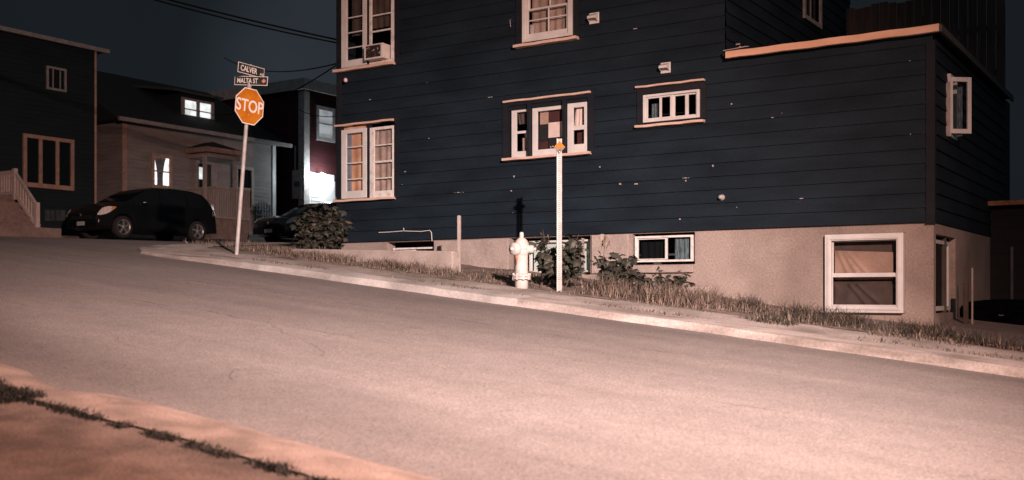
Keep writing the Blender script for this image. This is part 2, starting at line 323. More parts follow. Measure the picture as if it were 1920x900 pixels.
# ------------------------------------------------------------------ mesh helpers
class MB:
    def __init__(s): s.v = []; s.f = []; s.mi = []; s.m = 0; s.sm = []
    def add(s, vs, fs, smooth=False):
        o = len(s.v); s.v += [tuple(x) for x in vs]
        for f in fs: s.f.append([i+o for i in f]); s.mi.append(s.m); s.sm.append(smooth)
        return s
    def box(s, x0, x1, y0, y1, z0, z1):
        x0, x1 = sorted((x0, x1)); y0, y1 = sorted((y0, y1)); z0, z1 = sorted((z0, z1))
        return s.add([(x0, y0, z0), (x1, y0, z0), (x1, y1, z0), (x0, y1, z0), (x0, y0, z1), (x1, y0, z1), (x1, y1, z1), (x0, y1, z1)],
                     [(0, 3, 2, 1), (4, 5, 6, 7), (0, 1, 5, 4), (1, 2, 6, 5), (2, 3, 7, 6), (3, 0, 4, 7)])
    def quad(s, a, b, c, d): return s.add([a, b, c, d], [(0, 1, 2, 3)])
    def prism(s, pts, axis, a, b):
        """polygon pts (2D) extruded along axis from a to b"""
        def P(p, t): return {'x': (t, p[0], p[1]), 'y': (p[0], t, p[1]), 'z': (p[0], p[1], t)}[axis]
        n = len(pts); vs = [P(p, a) for p in pts]+[P(p, b) for p in pts]
        return s.add(vs, [tuple(range(n)), tuple(range(2*n-1, n-1, -1))]+[(i, i+n, (i+1) % n+n, (i+1) % n) for i in range(n)])
    def tube(s, pts, r, n=8, cap=True, smooth=True):
        pts = [Vector(p) for p in pts]; rs = r if isinstance(r, (list, tuple)) else [r]*len(pts)
        vs = []
        for i, p in enumerate(pts):
            d = (pts[min(i+1, len(pts)-1)]-pts[max(i-1, 0)]).normalized()
            a = d.cross(Vector((0, 0, 1)) if abs(d.z) < .95 else Vector((1, 0, 0))).normalized(); b = d.cross(a)
            for k in range(n):
                t = 2*PI*k/n; vs.append(p+(a*math.cos(t)+b*math.sin(t))*rs[i])
        fs = [(i*n+k, i*n+(k+1) % n, (i+1)*n+(k+1) % n, (i+1)*n+k) for i in range(len(pts)-1) for k in range(n)]
        s.add(vs, fs, smooth)
        if cap: s.add(vs[:n], [tuple(range(n))]); s.add(vs[-n:], [tuple(range(n-1, -1, -1))])
        return s
    def lathe(s, prof, n=20, c=(0, 0, 0), axis='z', smooth=True):
        vs = []
        for r, z in prof:
            for k in range(n):
                t = 2*PI*k/n; a, b = r*math.cos(t), r*math.sin(t)
                p = (a, b, z) if axis == 'z' else ((z, a, b) if axis == 'x' else (a, z, b))
                vs.append((p[0]+c[0], p[1]+c[1], p[2]+c[2]))
        fs = [(i*n+k, i*n+(k+1) % n, (i+1)*n+(k+1) % n, (i+1)*n+k) for i in range(len(prof)-1) for k in range(n)]
        s.add(vs, fs, smooth); return s
    def frame(s, x0, x1, z0, z1, wl, wr, wb, wt, y0, y1):
        """rectangular frame in the x-z plane"""
        s.box(x0, x0+wl, y0, y1, z0, z1); s.box(x1-wr, x1, y0, y1, z0, z1)
        s.box(x0+wl, x1-wr, y0, y1, z0, z0+wb); s.box(x0+wl, x1-wr, y0, y1, z1-wt, z1); return s
    def xf(s, mtx):
        s.v = [tuple(mtx @ Vector(p)) for p in s.v]; return s
    def build(s, name, mats, parent=None, bevel=0, fixn=False):
        me = bpy.data.meshes.new(name); me.from_pydata(s.v, [], s.f)
        for m in (mats if isinstance(mats, (list, tuple)) else [mats]): me.materials.append(MATS[m])
        me.polygons.foreach_set('material_index', s.mi); me.polygons.foreach_set('use_smooth', s.sm)
        me.update()
        if fixn:
            bm = bmesh.new(); bm.from_mesh(me); bmesh.ops.recalc_face_normals(bm, faces=bm.faces); bm.to_mesh(me); bm.free()
        o = bpy.data.objects.new(name, me); COL.objects.link(o)
        if parent: o.parent = parent
        if bevel:
            b = o.modifiers.new('bevel', 'BEVEL'); b.width = bevel; b.segments = 2; b.limit_method = 'ANGLE'
        return o
def tag(o, label, cat=None, group=None, kind=None):
    if label: o['label'] = label
    if cat: o['category'] = cat
    if group: o['group'] = group
    if kind: o['kind'] = kind
    return o
def thing(name, label, cat, gx=0, gy=0, z=0, rot=0, group=None, world=None):
    o = bpy.data.objects.new(name, None); COL.objects.link(o); o.empty_display_size = .2
    p = world or (*g2w(gx, gy), z)
    o.location = p; o.rotation_euler = (0, 0, TH+rot)
    return tag(o, label, cat, group)
def place_g(o):                         # object whose mesh is written in street-frame coordinates
    o.location = (AX, AY, 0); o.rotation_euler = (0, 0, TH); return o

# ------------------------------------------------------------------ ground
def grid(x0, x1, y0, y1, nx, ny, zf, mb=None):
    mb = mb or MB(); vs = []
    for j in range(ny+1):
        for i in range(nx+1):
            x = x0+(x1-x0)*i/nx; y = y0+(y1-y0)*j/ny; vs.append((x, y, zf(x, y)))
    fs = [(j*(nx+1)+i, j*(nx+1)+i+1, (j+1)*(nx+1)+i+1, (j+1)*(nx+1)+i) for j in range(ny) for i in range(nx)]
    return mb.add(vs, fs, True)
o = place_g(grid(-90, 60, -70, 110, 75, 90, lambda x, y: hgt(x, y)-.05-.06*ss((abs(x+10)+abs(y))/80)).build('ground', 'dirt')); tag(o, 'dark ground under and around the streets', None, kind='structure')
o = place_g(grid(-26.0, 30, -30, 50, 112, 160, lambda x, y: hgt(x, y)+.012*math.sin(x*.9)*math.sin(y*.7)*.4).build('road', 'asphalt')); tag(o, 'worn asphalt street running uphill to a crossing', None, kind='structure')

# kerb line round the corner in front of the house (street frame), from the right to behind
KL = [(30, -3.45), (8, -3.45), (1.5, -3.5), (-3, -3.42), (-7, -3.36), (-9.3, -3.36), (-10.5, -3.38), (-11.3, -3.27), (-11.8, -2.95), (-12.2, -2.35), (-12.45, -1.6), (-12.6, -.6), (-12.7, .6), (-12.75, 6), (-12.8, 30)]
def densify(pts, step=.35):
    o = []
    for a, b in zip(pts, pts[1:]):
        n = max(1, int(math.dist(a, b)/step))
        for i in range(n): t = i/n; o.append((a[0]+(b[0]-a[0])*t, a[1]+(b[1]-a[1])*t))
    o.append(pts[-1]); return o
KLd = densify(KL)
def offset(pts, d):
    """to the right of travel = into the block (travel is -x, block is +y)"""
    o = []
    for i, p in enumerate(pts):
        a = pts[max(i-1, 0)]; b = pts[min(i+1, len(pts)-1)]
        tx, ty = b[0]-a[0], b[1]-a[1]; l = math.hypot(tx, ty) or 1
        o.append((p[0]+ty/l*d, p[1]-tx/l*d))
    return o
def strip(loops, zs, name, m, kind='structure', label=None):
    mb = MB(); n = len(loops[0]); vs = []
    for lp, zf in zip(loops, zs): vs += [(x, y, zf(x, y)) for x, y in lp]
    fs = [(k*n+i, k*n+i+1, (k+1)*n+i+1, (k+1)*n+i) for k in range(len(loops)-1) for i in range(n-1)]
    mb.add(vs, fs); o = place_g(mb.build(name, m, fixn=True)); tag(o, label, None, kind=kind); return o
def wob(x, y, a=.01): return a*(math.sin(x*3.1+y*1.7)+math.sin(x*7.7+1)*.6+math.sin(x*17.3)*.3)
def jit(pts, a=.012): return [(x, y+wob(x, y, a)) for x, y in pts]
K0 = jit(offset(KLd, 0), .014); K1 = jit(offset(KLd, .035), .008); K2 = offset(KLd, .40); S2 = offset(KLd, 1.12)
def low(x, y): return 1-.45*ss((-9.0-x)/1.5)      # dropped kerb towards the corner
KERB = strip([K0, K1, jit(offset(KLd, .2), 0), K2], [lambda x, y: hgt(x, y)-.03, lambda x, y: hgt(x, y)+.088*low(x, y)+wob(x, y, .004), lambda x, y: hgt(x, y)+.098*low(x, y), lambda x, y: hgt(x, y)+.10], 'kerb', 'kerb_concrete', label='worn pale concrete kerb round the house corner')
strip([[(x, y) for x, y in K2], offset(KLd, .75), S2], [lambda x, y: hgt(x, y)+.096, lambda x, y: hgt(x, y)+.108, lambda x, y: hgt(x, y)+.10], 'pavement', 'concrete', label='narrow concrete pavement between kerb and verge')
mat('new_kerb_concrete', (.27, .245, .23), (.50, .47, .45), 1.6, .85, .4, 50, fine=.20)
KERB.data.materials.append(MATS['new_kerb_concrete'])
for p_ in KERB.data.polygons:
    if -9.0 < p_.center.x < -3.95: p_.material_index = 1
# verge and yard of the house
def vz(x, y): return hgt(x, y)+lift(x, y)+.012*math.sin(x*2.3)*math.sin(y*3.1)+.008*math.sin(x*5.7+y*4)
mb = MB()
vs = []; xs = densify([(30, 0), (-11.2, 0)], .3)
nY = 16
for x, _ in xs:
    y0 = -2.4
    for j in range(nY+1):
        y = y0+.0+(j/nY)**1.8*(30+0); vs.append((x, y, vz(x, y)-.004))
n1 = nY+1
mb.add(vs, [(i*n1+j, (i+1)*n1+j, (i+1)*n1+j+1, i*n1+j+1) for i in range(len(xs)-1) for j in range(nY)], True)
o = place_g(mb.build('verge_ground', 'dirt', fixn=True)); tag(o, 'dry bare verge between the pavement and the house', None, kind='structure')

# near side: kerb with a dropped entrance, pavement
NK = densify([(20, -10.18), (0, -10.08), (-2.4, -10.02), (-2.75, -10.07), (-3.0, -10.2), (-3.25, -10.16), (-3.6, -10.02), (-5, -9.9), (-9, -9.8), (-23, -9.8)], .2)
def inz(pts, d): return [(x, y-d) for x, y in pts]
strip([jit(NK, .018), inz(NK, .05), inz(NK, .22), [(x, -10.60+wob(x, 0, .015)) for x, y in NK]], [lambda x, y: hgt(x, y)-.03, lambda x, y: hgt(x, y)+.055, lambda x, y: hgt(x, y)+.085, lambda x, y: hgt(x, y)+.095], 'near_kerb', 'near_kerb_concrete', label='rough concrete kerb on the near side')
strip([[(x, -10.60+wob(x, 0, .015)) for x, y in NK], [(x, -12.5) for x, y in NK], [(x, -30) for x, y in NK]], [lambda x, y: hgt(x, y)+.083, lambda x, y: hgt(x, y)+.09, lambda x, y: hgt(x, y)+.1], 'near_pavement', 'near_pavement', label='brown gritty pavement on the near side')
# far block beyond the crossing
FB = densify([(-23.15, -14), (-23.15, 60)], .8)
strip([FB, [(x-.03, y) for x, y in FB], [(x-8, y) for x, y in FB], [(x-50, y) for x, y in FB]], [lambda x, y: hgt(x, y)-.03, lambda x, y: hgt(x, y)+.07, lambda x, y: hgt(x, y)+.08, lambda x, y: hgt(x, y)+.1], 'far_block', 'near_pavement', label='ground of the far block beyond the crossing')

# ------------------------------------------------------------------ walls with openings
def sub_intervals(a, b, cuts):
    segs = [(a, b)]
    for c0, c1 in cuts:
        ns = []
        for s0, s1 in segs:
            if c1 <= s0 or c0 >= s1: ns.append((s0, s1)); continue
            if c0 > s0: ns.append((s0, c0))
            if c1 < s1: ns.append((c1, s1))
        segs = ns
    return segs
def siding(mb, a, b, z0, z1, holes, course, f, lip=.021):
    """clapboards on the line a..b; f(s, d, z) maps to 3D with d outward. holes: (s0,s1,z0,z1)"""
    z = z0
    while z < z1-1e-4:
        zt = min(z+course, z1)
        cutz = sorted({z, zt, *[h for H in holes for h in (H[2], H[3]) if z < h < zt]})
        def off(q): return lip*(1-(q-z)/course)
        for q0, q1 in zip(cutz, cutz[1:]):
            cuts = [(H[0], H[1]) for H in holes if H[2] < q1-1e-6 and H[3] > q0+1e-6]
            for s0, s1 in sub_intervals(a, b, cuts):
                mb.quad(f(s0, off(q0), q0), f(s1, off(q0), q0), f(s1, off(q1), q1), f(s0, off(q1), q1))
                if q0 == z: mb.quad(f(s0, -.004, q0), f(s1, -.004, q0), f(s1, off(q0), q0), f(s0, off(q0), q0))
        z = zt
def panel(mb, a, b, z0, z1, holes, f, d=0, step=None):
    cutz = sorted({z0, z1, *[h for H in holes for h in (H[2], H[3]) if z0 < h < z1]})
    for q0, q1 in zip(cutz, cutz[1:]):
        cuts = [(H[0], H[1]) for H in holes if H[2] < q1-1e-6 and H[3] > q0+1e-6]
        for s0, s1 in sub_intervals(a, b, cuts): mb.quad(f(s0, d, q0), f(s1, d, q0), f(s1, d, q1), f(s0, d, q1))
def reveal(mb, H, f, d0, d1):
    s0, s1, z0, z1 = H
    mb.quad(f(s0, d0, z0), f(s0, d1, z0), f(s0, d1, z1), f(s0, d0, z1)); mb.quad(f(s1, d0, z0), f(s1, d1, z0), f(s1, d1, z1), f(s1, d0, z1))
    mb.quad(f(s0, d0, z1), f(s1, d0, z1), f(s1, d1, z1), f(s0, d1, z1)); mb.quad(f(s0, d0, z0), f(s1, d0, z0), f(s1, d1, z0), f(s0, d1, z0))
def drape(x0, x1, z0, z1, y, amp=.015, folds=6, n=30, skew=0, seed=0):
    mb = MB(); vs = []; r = random.Random(seed); ph = r.random()*6
    for j in range(7):
        t = j/6; z = z1+(z0-z1)*t
        for i in range(n+1):
            u = i/n; vs.append((x0+(x1-x0)*u+skew*t*(1-u), y+amp*math.sin(u*folds*2*PI+ph+.5*math.sin(t*3+i*.2))*(0.4+.6*t), z))
    mb.add(vs, [(j*(n+1)+i, j*(n+1)+i+1, (j+1)*(n+1)+i+1, (j+1)*(n+1)+i) for j in range(6) for i in range(n)], True)
    return mb

# ================================================================== MAIN HOUSE
ZS = .9025                                   # foot of the siding
LEFT = -10.05; XR = -2.78; ROOFZ = 3.32; TOP = 8.2; DEP = 5.6
H = thing('house', 'large dark navy clapboard house with a low stucco basement on the street corner', 'house', 0, 0, 0)
fr = lambda s, d, z: (s, -d, z)              # front wall: outward is -y
sd = lambda s, d, z: (d, s, z)               # right side wall: outward is +x
def WX(px): return wallpt(px, 500)[0]
# window outlines from the picture
def rect(px0, pyt, px1, pyb):
    """x from both pixels, heights measured at the left pixel"""
    x0, zt = wallpt(px0, pyt); _, zb = wallpt(px0, pyb); x1, _ = wallpt(px1, 500); return x0, x1, zb, zt
w1 = rect(640, -25, 742, 133); w1 = (w1[0], w1[1], 3.95, 5.32)
w2 = rect(640, 238, 742, 377)
w3 = rect(954, 200, 1104, 299)
w4 = rect(1206, 178, 1315, 232)
w5 = rect(979, -25, 1077, 83)
holes = [w1, w2, w3, w4, w5]
wall = MB()
siding(wall, LEFT, XR, ZS, TOP, holes, COURSE, fr)
# extension part, same plane, below the flat roof
hl = [h for h in holes if h[1] > XR]
siding(wall, XR, 0, ZS, ROOFZ, hl, COURSE, fr)
# side wall of the extension with an opening for the casement, tall part's side above the flat roof
cs0 = .86; cs1 = 1.25; cz0 = wallpt(1750, 255)[1]; cz0 = 2.13; cz1 = 2.88
siding(wall, 0, DEP, ZS, ROOFZ, [(cs0, cs1, cz0, cz1)], COURSE, sd)
siding(wall, 0, 6.2, ROOFZ+.08, TOP, [(3.43, 4.24, 4.67, 5.9)], COURSE, lambda s, d, z: (XR+d, s, z))
siding(wall, 0, 6.2, ZS, TOP, [], COURSE, lambda s, d, z: (LEFT-d, s, z))
wall.quad((LEFT, 6.2, .2), (0, 6.2, .2), (0, 6.2, ROOFZ), (LEFT, 6.2, ROOFZ)); wall.quad((LEFT, 6.2, ROOFZ), (XR, 6.2, ROOFZ), (XR, 6.2, TOP), (LEFT, 6.2, TOP))
wall.quad((0, DEP, ZS), (0, 6.2, ZS), (0, 6.2, ROOFZ), (0, DEP, ROOFZ))
wall.build('wall', 'navy_siding', H)
# upper roof
MB().box(LEFT-.25, XR+.25, -.25, 6.4, TOP, TOP+.2).build('roof', 'dark_roof', H)
MB().box(LEFT-.03, LEFT+.07, -.035, .02, ZS-.02, TOP).build('corner_board', 'navy_casing', H)
cb = MB(); cb.box(-.08, .028, -.032, .06, ZS-.02, ROOFZ-.12); cb.build('corner_board', 'navy_casing', H)
# interior floors so that rooms are separate and dark
it = MB(); it.box(LEFT+.02, -.02, .9, .93, -.4, ROOFZ); it.box(LEFT+.02, XR-.02, .9, .93, ROOFZ, TOP); it.box(LEFT+.02, -.02, .05, .9, 3.2, 3.24); it.box(LEFT+.02, -.02, .05, .9, .96, 1.0)
it.build('inner_wall', 'interior_wall', H)
# flat roof of the extension and its painted edge
MB().box(XR, .12, -.10, DEP+.1, ROOFZ, ROOFZ+.06).build('flat_roof', 'dark_roof', H)
fx0 = wallpt(1360, 108, -.16)[0]; fx1 = .10
n = 14
fa = MB()
for i in range(n):
    a = fx0+(fx1-fx0)*i/n; b = fx0+(fx1-fx0)*(i+1)/n; d0 = .004*math.sin(i*1.9); d1 = .004*math.sin((i+1)*1.9)
    fa.add([(a, -.16, ROOFZ-.045+d0), (b, -.16, ROOFZ-.045+d1), (b, -.10, ROOFZ-.045+d1), (a, -.10, ROOFZ-.045+d0), (a, -.16, ROOFZ+.045+d0), (b, -.16, ROOFZ+.045+d1), (b, -.10, ROOFZ+.045+d1), (a, -.10, ROOFZ+.045+d0)],
           [(0, 1, 5, 4), (3, 7, 6, 2), (0, 3, 2, 1), (4, 5, 6, 7)]+([(0, 4, 7, 3)] if i == 0 else [])+([(1, 2, 6, 5)] if i == n-1 else []))
fa.build('fascia', 'roof_edge_paint', H)
MB().box(.105, .135, -.16, DEP+.1, ROOFZ-.05, ROOFZ+.03).build('side_fascia', 'soffit', H)
MB().add([(fx0-.02, -.19, ROOFZ+.05), (fx0+.30, -.165, ROOFZ+.075), (fx0+.32, -.10, ROOFZ+.085), (fx0, -.08, ROOFZ+.08), (fx0-.02, -.19, ROOFZ+.06), (fx0+.30, -.165, ROOFZ+.085), (fx0+.32, -.10, ROOFZ+.095), (fx0, -.08, ROOFZ+.09)],
         [(0, 1, 2, 3), (4, 5, 6, 7), (0, 1, 5, 4), (3, 2, 6, 7), (0, 3, 7, 4), (1, 2, 6, 5)]).build('loose_flashing', 'grey_trim', H)

# ---- generic pieces
def sash(parent, x0, x1, z0, z1, y, wl, wr, wb, wt, rails=(), bars=(), m='white_paint', t=.035, rw=.022, bev=.004, pane='glass'):
    """a sash as ONE mesh: stiles, rails and glazing bars; pane is a child"""
    mb = MB(); mb.frame(x0, x1, z0, z1, wl, wr, wb, wt, y, y+t)
    for z in rails:
        w_ = rw
        if isinstance(z, tuple): z, w_ = z
        mb.box(x0+wl, x1-wr, y+.004, y+t-.006, z-w_/2, z+w_/2)
    for x in bars:
        w_ = rw
        if isinstance(x, tuple): x, w_ = x
        mb.box(x-w_/2, x+w_/2, y+.002, y+t-.008, z0+wb, z1-wt)
    o = mb.build('sash', m, parent, bevel=bev)
    if pane: MB().quad((x0+wl, y+t*.6, z0+wb), (x1-wr, y+t*.6, z0+wb), (x1-wr, y+t*.6, z1-wt), (x0+wl, y+t*.6, z1-wt)).build('pane', pane, parent)
    return o
def trimbar(parent, name, x0, x1, z0, z1, proud=.09, m='trim_paint', sag=.004):
    mb = MB(); n = 6; vs = []
    for i in range(n+1):
        x = x0+(x1-x0)*i/n; d = sag*math.sin(i*2.3+x0)
        vs += [(x, -proud, z0+d), (x, .03, z0+d), (x, .03, z1+d), (x, -proud, z1+d-.004)]
    fs = [(0, 1, 2, 3), (n*4+3, n*4+2, n*4+1, n*4)]
    for i in range(n):
        for k in range(4): fs.append((i*4+k, (i+1)*4+k, (i+1)*4+(k+1) % 4, i*4+(k+1) % 4))
    mb.add(vs, fs); return mb.build(name, m, parent, bevel=.003)
def win_frame(x0, x1, z0, z1, m='navy_casing', proud=.035, w=.09, depth=.16):
    """casing round the opening plus reveal; this is the window part"""
    mb = MB(); mb.frame(x0-w, x1+w, z0-.01, z1+w, w, w, .012, w, -proud, .0)
    reveal(mb, (x0, x1, z0, z1), fr, .0, -depth)
    return mb.build('window', m, H)
PX = lambda px: wallpt(px, 500)[0]
ZZ = lambda px, py: wallpt(px, py)[1]

# W2: lower left pair of four-light sashes, orange and grey curtains
W = win_frame(*w2)
trimbar(W, 'head_trim', PX(631), PX(741), ZZ(632, 239), ZZ(632, 235), .07)
trimbar(W, 'sill', PX(631), PX(743), ZZ(632, 380), ZZ(632, 375.5), .10)
za, zb = ZZ(643, 373.5), ZZ(643, 245)
sash(W, PX(643), PX(690), za, zb, -.045, .115, .09, .13, .07, rails=[ZZ(655, 277), ZZ(655, 307), ZZ(655, 337)], m='white_paint', rw=.02)
za, zb = ZZ(695, 372), ZZ(695, 240)
sash(W, PX(694.5), PX(739), za, zb, -.02, .10, .035, .12, .05, rails=[ZZ(706, 273), (ZZ(706, 304), .035), ZZ(706, 335)], m='old_white_paint', rw=.022)
MB().box(PX(690.3), PX(694.2), -.03, .06, w2[2], w2[3]).build('mullion', 'navy_casing', W)
drape(w2[0]+.02, PX(693), w2[2], w2[3], .045, .012, 3, seed=1).build('curtain', 'curtain_orange', W)
drape(PX(646), PX(658), w2[2], w2[3]-.1, .022, .004, 1, seed=2).build('curtain', 'curtain_blue', W)
drape(PX(695), w2[1]-.02, w2[2], w2[3]-.10, .055, .016, 4, seed=3).build('curtain', 'curtain_beige', W)
MB().prism([(PX(703), w2[3]-.1), (PX(705.5), w2[3]-.1), (PX(702.5), w2[3]-.72), (PX(701), w2[3]-.72)], 'y', .06, .075).build('loose_batten', 'old_white_paint', W)
# W1: upper left pair
W = win_frame(*w1)
trimbar(W, 'sill', PX(631), PX(743), ZZ(632, 138), ZZ(632, 132.5), .11)
trimbar(W, 'head_trim', PX(631), PX(741), 5.36, 5.40, .07)
sash(W, PX(643), PX(690), 3.99, 5.28, -.045, .13, .09, .12, .07, rails=[ZZ(655, 91.5), ZZ(655, 63), ZZ(655, 35)], m='white_paint', rw=.02)
sash(W, PX(693.5), PX(741), 3.98, 5.30, -.02, .05, .08, .05, .06, rails=[(ZZ(706, 59), .03), ZZ(706, 29)], m='old_white_paint', rw=.024)
MB().box(PX(690.3), PX(693.2), -.03, .06, w1[2], w1[3]).build('mullion', 'navy_casing', W)
drape(PX(655), PX(692), 4.55, w1[3], .06, .012, 3, seed=4).build('curtain', 'curtain_dark', W)
drape(PX(694), PX(740), 4.62, w1[3], .06, .012, 4, seed=5).build('curtain', 'curtain_dark', W)
W1 = W
# W3: three-light window with patchwork blind
W = win_frame(*w3, w=.10)
MB().box(w3[0], w3[1], -.01, .03, ZZ(957, 208), w3[3]).build('head_panel', 'navy_casing', W)
trimbar(W, 'head_trim', PX(948), PX(1110), ZZ(948, 194.5), ZZ(948, 190.5), .09)
trimbar(W, 'sill', PX(948), PX(1110), ZZ(948, 303), ZZ(948, 298), .12)
b0 = ZZ(957, 297)
sash(W, PX(959), PX(995), b0, ZZ(959, 206), .0, .09, .06, .10, .05, rails=[(ZZ(970, 248.5), .04)])
sash(W, PX(998), PX(1062), b0, ZZ(998, 203), .0, .09, .05, .10, .06)
sash(W, PX(1065), PX(1101), b0, ZZ(1065, 195), -.02, .10, .045, .13, .07, rails=[(ZZ(1080, 240), .07)])
MB().box(PX(993), PX(997), -.075, .04, w3[2], w3[3]).build('mullion', 'navy_casing', W)
mu = MB(); mu.box(PX(1059.5), PX(1064), -.085, .04, w3[2], w3[3]); mu.build('mullion', 'navy_casing', W)
def rag(x0, x1, z0, z1, y, m, sk=0): MB().add([(x0, y, z0), (x1, y, z0), (x1+sk, y+.003, z1), (x0, y+.003, z1), (x0, y+.004, z0), (x1, y+.004, z0), (x1+sk, y+.007, z1), (x0, y+.007, z1)], [(0, 1, 2, 3), (4, 5, 6, 7), (0, 1, 5, 4), (3, 2, 6, 7)]).build('blind_patch', m, W)
zr = lambda py: ZZ(1030, py)
rag(PX(1008), PX(1024), zr(230.5), zr(204), .07, 'cloth_fawn'); rag(PX(1024.3), PX(1052), zr(228.5), zr(201), .07, 'cloth_red'); rag(PX(1052.5), PX(1064), zr(228), zr(198), .07, 'cloth_fawn')
rag(PX(1006), PX(1023.5), zr(262), zr(231), .072, 'cloth_black'); rag(PX(1024), PX(1052), zr(257), zr(228.5), .068, 'cloth_pink'); rag(PX(1052.6), PX(1064), zr(257), zr(228.5), .071, 'cloth_black')
rag(PX(1006), PX(1023), zr(290), zr(262.5), .074, 'cloth_red'); rag(PX(1024), PX(1064), zr(290), zr(258), .078, 'cloth_black')
drape(PX(966), PX(985), ZZ(970, 232), ZZ(970, 208), .08, .01, 3, skew=.03, seed=6).build('curtain', 'curtain_dark', W)
drape(PX(974), PX(984), ZZ(974, 286), ZZ(974, 258), .08, .01, 2, seed=7).build('curtain', 'curtain_beige', W)
drape(PX(1076), PX(1087), ZZ(1076, 236), ZZ(1076, 200), .07, .006, 2, skew=-.04, seed=8).build('curtain', 'cloth_pink', W)
drape(PX(1084), PX(1098), ZZ(1084, 224), ZZ(1084, 198), .09, .012, 3, skew=-.02, seed=9).build('curtain', 'curtain_beige', W)
MB().box(PX(1076), PX(1100), .10, .105, ZZ(1080, 282), ZZ(1080, 245)).build('curtain', 'cloth_red', W)
mb = MB()
for i in range(14): mb.lathe([(0, -.014), (.012, -.008), (.014, 0), (.01, .01), (0, .014)], 6, (PX(1031)+random.uniform(-.05, .07), .05+random.uniform(0, .02), zr(286)+random.uniform(0, .10)))
mb.build('dried_flowers', 'curtain_white', W)
# W4: small slider
W = win_frame(*w4, w=.085)
trimbar(W, 'head_trim', PX(1195), PX(1323), ZZ(1195, 167), ZZ(1195, 163), .08)
trimbar(W, 'sill', PX(1195), PX(1323), ZZ(1195, 241.5), ZZ(1195, 236.5), .10)
x0, x1 = PX(1208), PX(1313.5); z0, z1 = ZZ(1208, 231), ZZ(1208, 179.5)
MB().frame(x0, x1, z0, z1, .045, .045, .035, .035, -.05, .02).build('window_frame', 'white_paint', W, bevel=.005)
sash(W, x0+.047, PX(1263.5), z0+.037, z1-.037, -.035, .022, .045, .022, .022, bars=[(PX(1240), .035)])
sash(W, PX(1262), x1-.047, z0+.037, z1-.037, -.012, .03, .025, .022, .022, bars=[(PX(1288), .05)])
drape(PX(1218), PX(1232), z0+.03, z1-.12, .08, .01, 3, seed=10).build('curtain', 'teal_cloth', W)
# W5: top middle double hung
W = win_frame(*w5, w=.10)
trimbar(W, 'sill', PX(969), PX(1086), ZZ(970, 92), ZZ(970, 86.5), .12)
trimbar(W, 'head_trim', PX(969), PX(1086), w5[3]+.10, w5[3]+.13, .09)
x0, x1 = PX(982), PX(1075); z0, z1 = w5[2]+.01, w5[3]-.01
MB().frame(x0, x1, z0, z1, .06, .07, .045, .05, -.055, .03).build('window_frame', 'white_paint', W, bevel=.004)
zm = ZZ(990, 21)
sash(W, x0+.065, x1-.075, z0+.05, zm+.02, -.03, .035, .03, .075, .03, rails=[(ZZ(1030, 34), .018)], bars=[((x0+x1)/2+.02, .018)])
sash(W, x0+.065, x1-.075, zm-.01, z1-.055, .01, .035, .03, .03, .05, rails=[], bars=[((x0+x1)/2+.02, .018)])
drape(x0+.1, x1-.1, ZZ(1030, 62), z1, .09, .014, 5, seed=11).build('curtain', 'curtain_beige', W)
drape(x0+.07, x0+.16, z0+.06, ZZ(990, 45), .07, .01, 1, seed=12).build('curtain', 'curtain_white', W)

# casement standing open on the side wall
W = MB(); W.frame(cs0-.03, cs1+.05, cz0-.04, cz1+.04, .04, .05, .04, .04, -.0, .05)
Wv = MB(); Wv.v = [(y+0.03 if False else -0.0+y, x, z) for x, y, z in W.v]; Wv.f = W.f; Wv.mi = W.mi; Wv.sm = W.sm
Wc = Wv.build('window', 'white_paint', H)
# open leaf turned to the street
hx, hy = .03, .84
ang = math.radians(33.2+6)
def leafpt(u, d, z): return (hx+u*math.cos(ang)-d*math.sin(ang), hy-.0+u*math.sin(ang)*1.0+d*math.cos(ang), z)
lw_ = .315
mb = MB()
for (a, b, c, d) in ((0, .055, cz0, cz1), (lw_-.055, lw_, cz0, cz1), (.055, lw_-.055, cz0, cz0+.06), (.055, lw_-.055, cz1-.06, cz1)):
    vs = [leafpt(u, t, z) for z in (c, d) for (u, t) in ((a, 0), (b, 0), (b, .035), (a, .035))]
    mb.add(vs, [(0, 3, 2, 1), (4, 5, 6, 7), (0, 1, 5, 4), (1, 2, 6, 5), (2, 3, 7, 6), (3, 0, 4, 7)])
lf = mb.build('sash', 'white_paint', Wc, bevel=.004)
MB().quad(*[leafpt(u, .02, z) for u, z in ((.055, cz0+.06), (lw_-.055, cz0+.06), (lw_-.055, cz1-.06), (.055, cz1-.06))]).build('pane', 'glass', Wc)
mb = MB()
for k, t in enumerate((.07, .105)):
    mb.box(hx-.02+k*.02, hx+.0+k*.02, hy-.12+t*.3, hy-.10+t*.3, cz0-.05, cz1-.08)
mb.build('sash_stay', 'grey_trim', Wc)
drape(.10, .165, cz0-.03, cz1-.12, 0, .004, 2, seed=14).xf(Matrix.Translation((0, hy+.16, 0))).build('curtain', 'teal_cloth', Wc)

# upper side window of the tall part
mb = MB(); mb.frame(3.36, 4.31, 4.60, 5.95, .07, .07, .07, .07, 0, .04)
m2b = MB(); m2b.v = [(XR+.02+y, x, z) for x, y, z in mb.v]; m2b.f = mb.f; m2b.mi = mb.mi; m2b.sm = mb.sm
Wu = m2b.build('window', 'grey_trim', H)
MB().quad((XR-.01, 3.43, 4.67), (XR-.01, 4.24, 4.67), (XR-.01, 4.24, 5.88), (XR-.01, 3.43, 5.88)).build('pane', 'glass_dark', Wu)
MB().box(XR+.0, XR+.015, 3.80, 3.84, 4.67, 5.88).build('glazing_bar', 'grey_trim', Wu)
drape(3.5, 4.2, 4.7, 5.88, 0, .02, 5, seed=15).xf(Matrix.Translation((XR-.1, 0, 0)) @ Matrix.Rotation(PI/2, 4, 'Z')).build('curtain', 'curtain_dark', Wu)

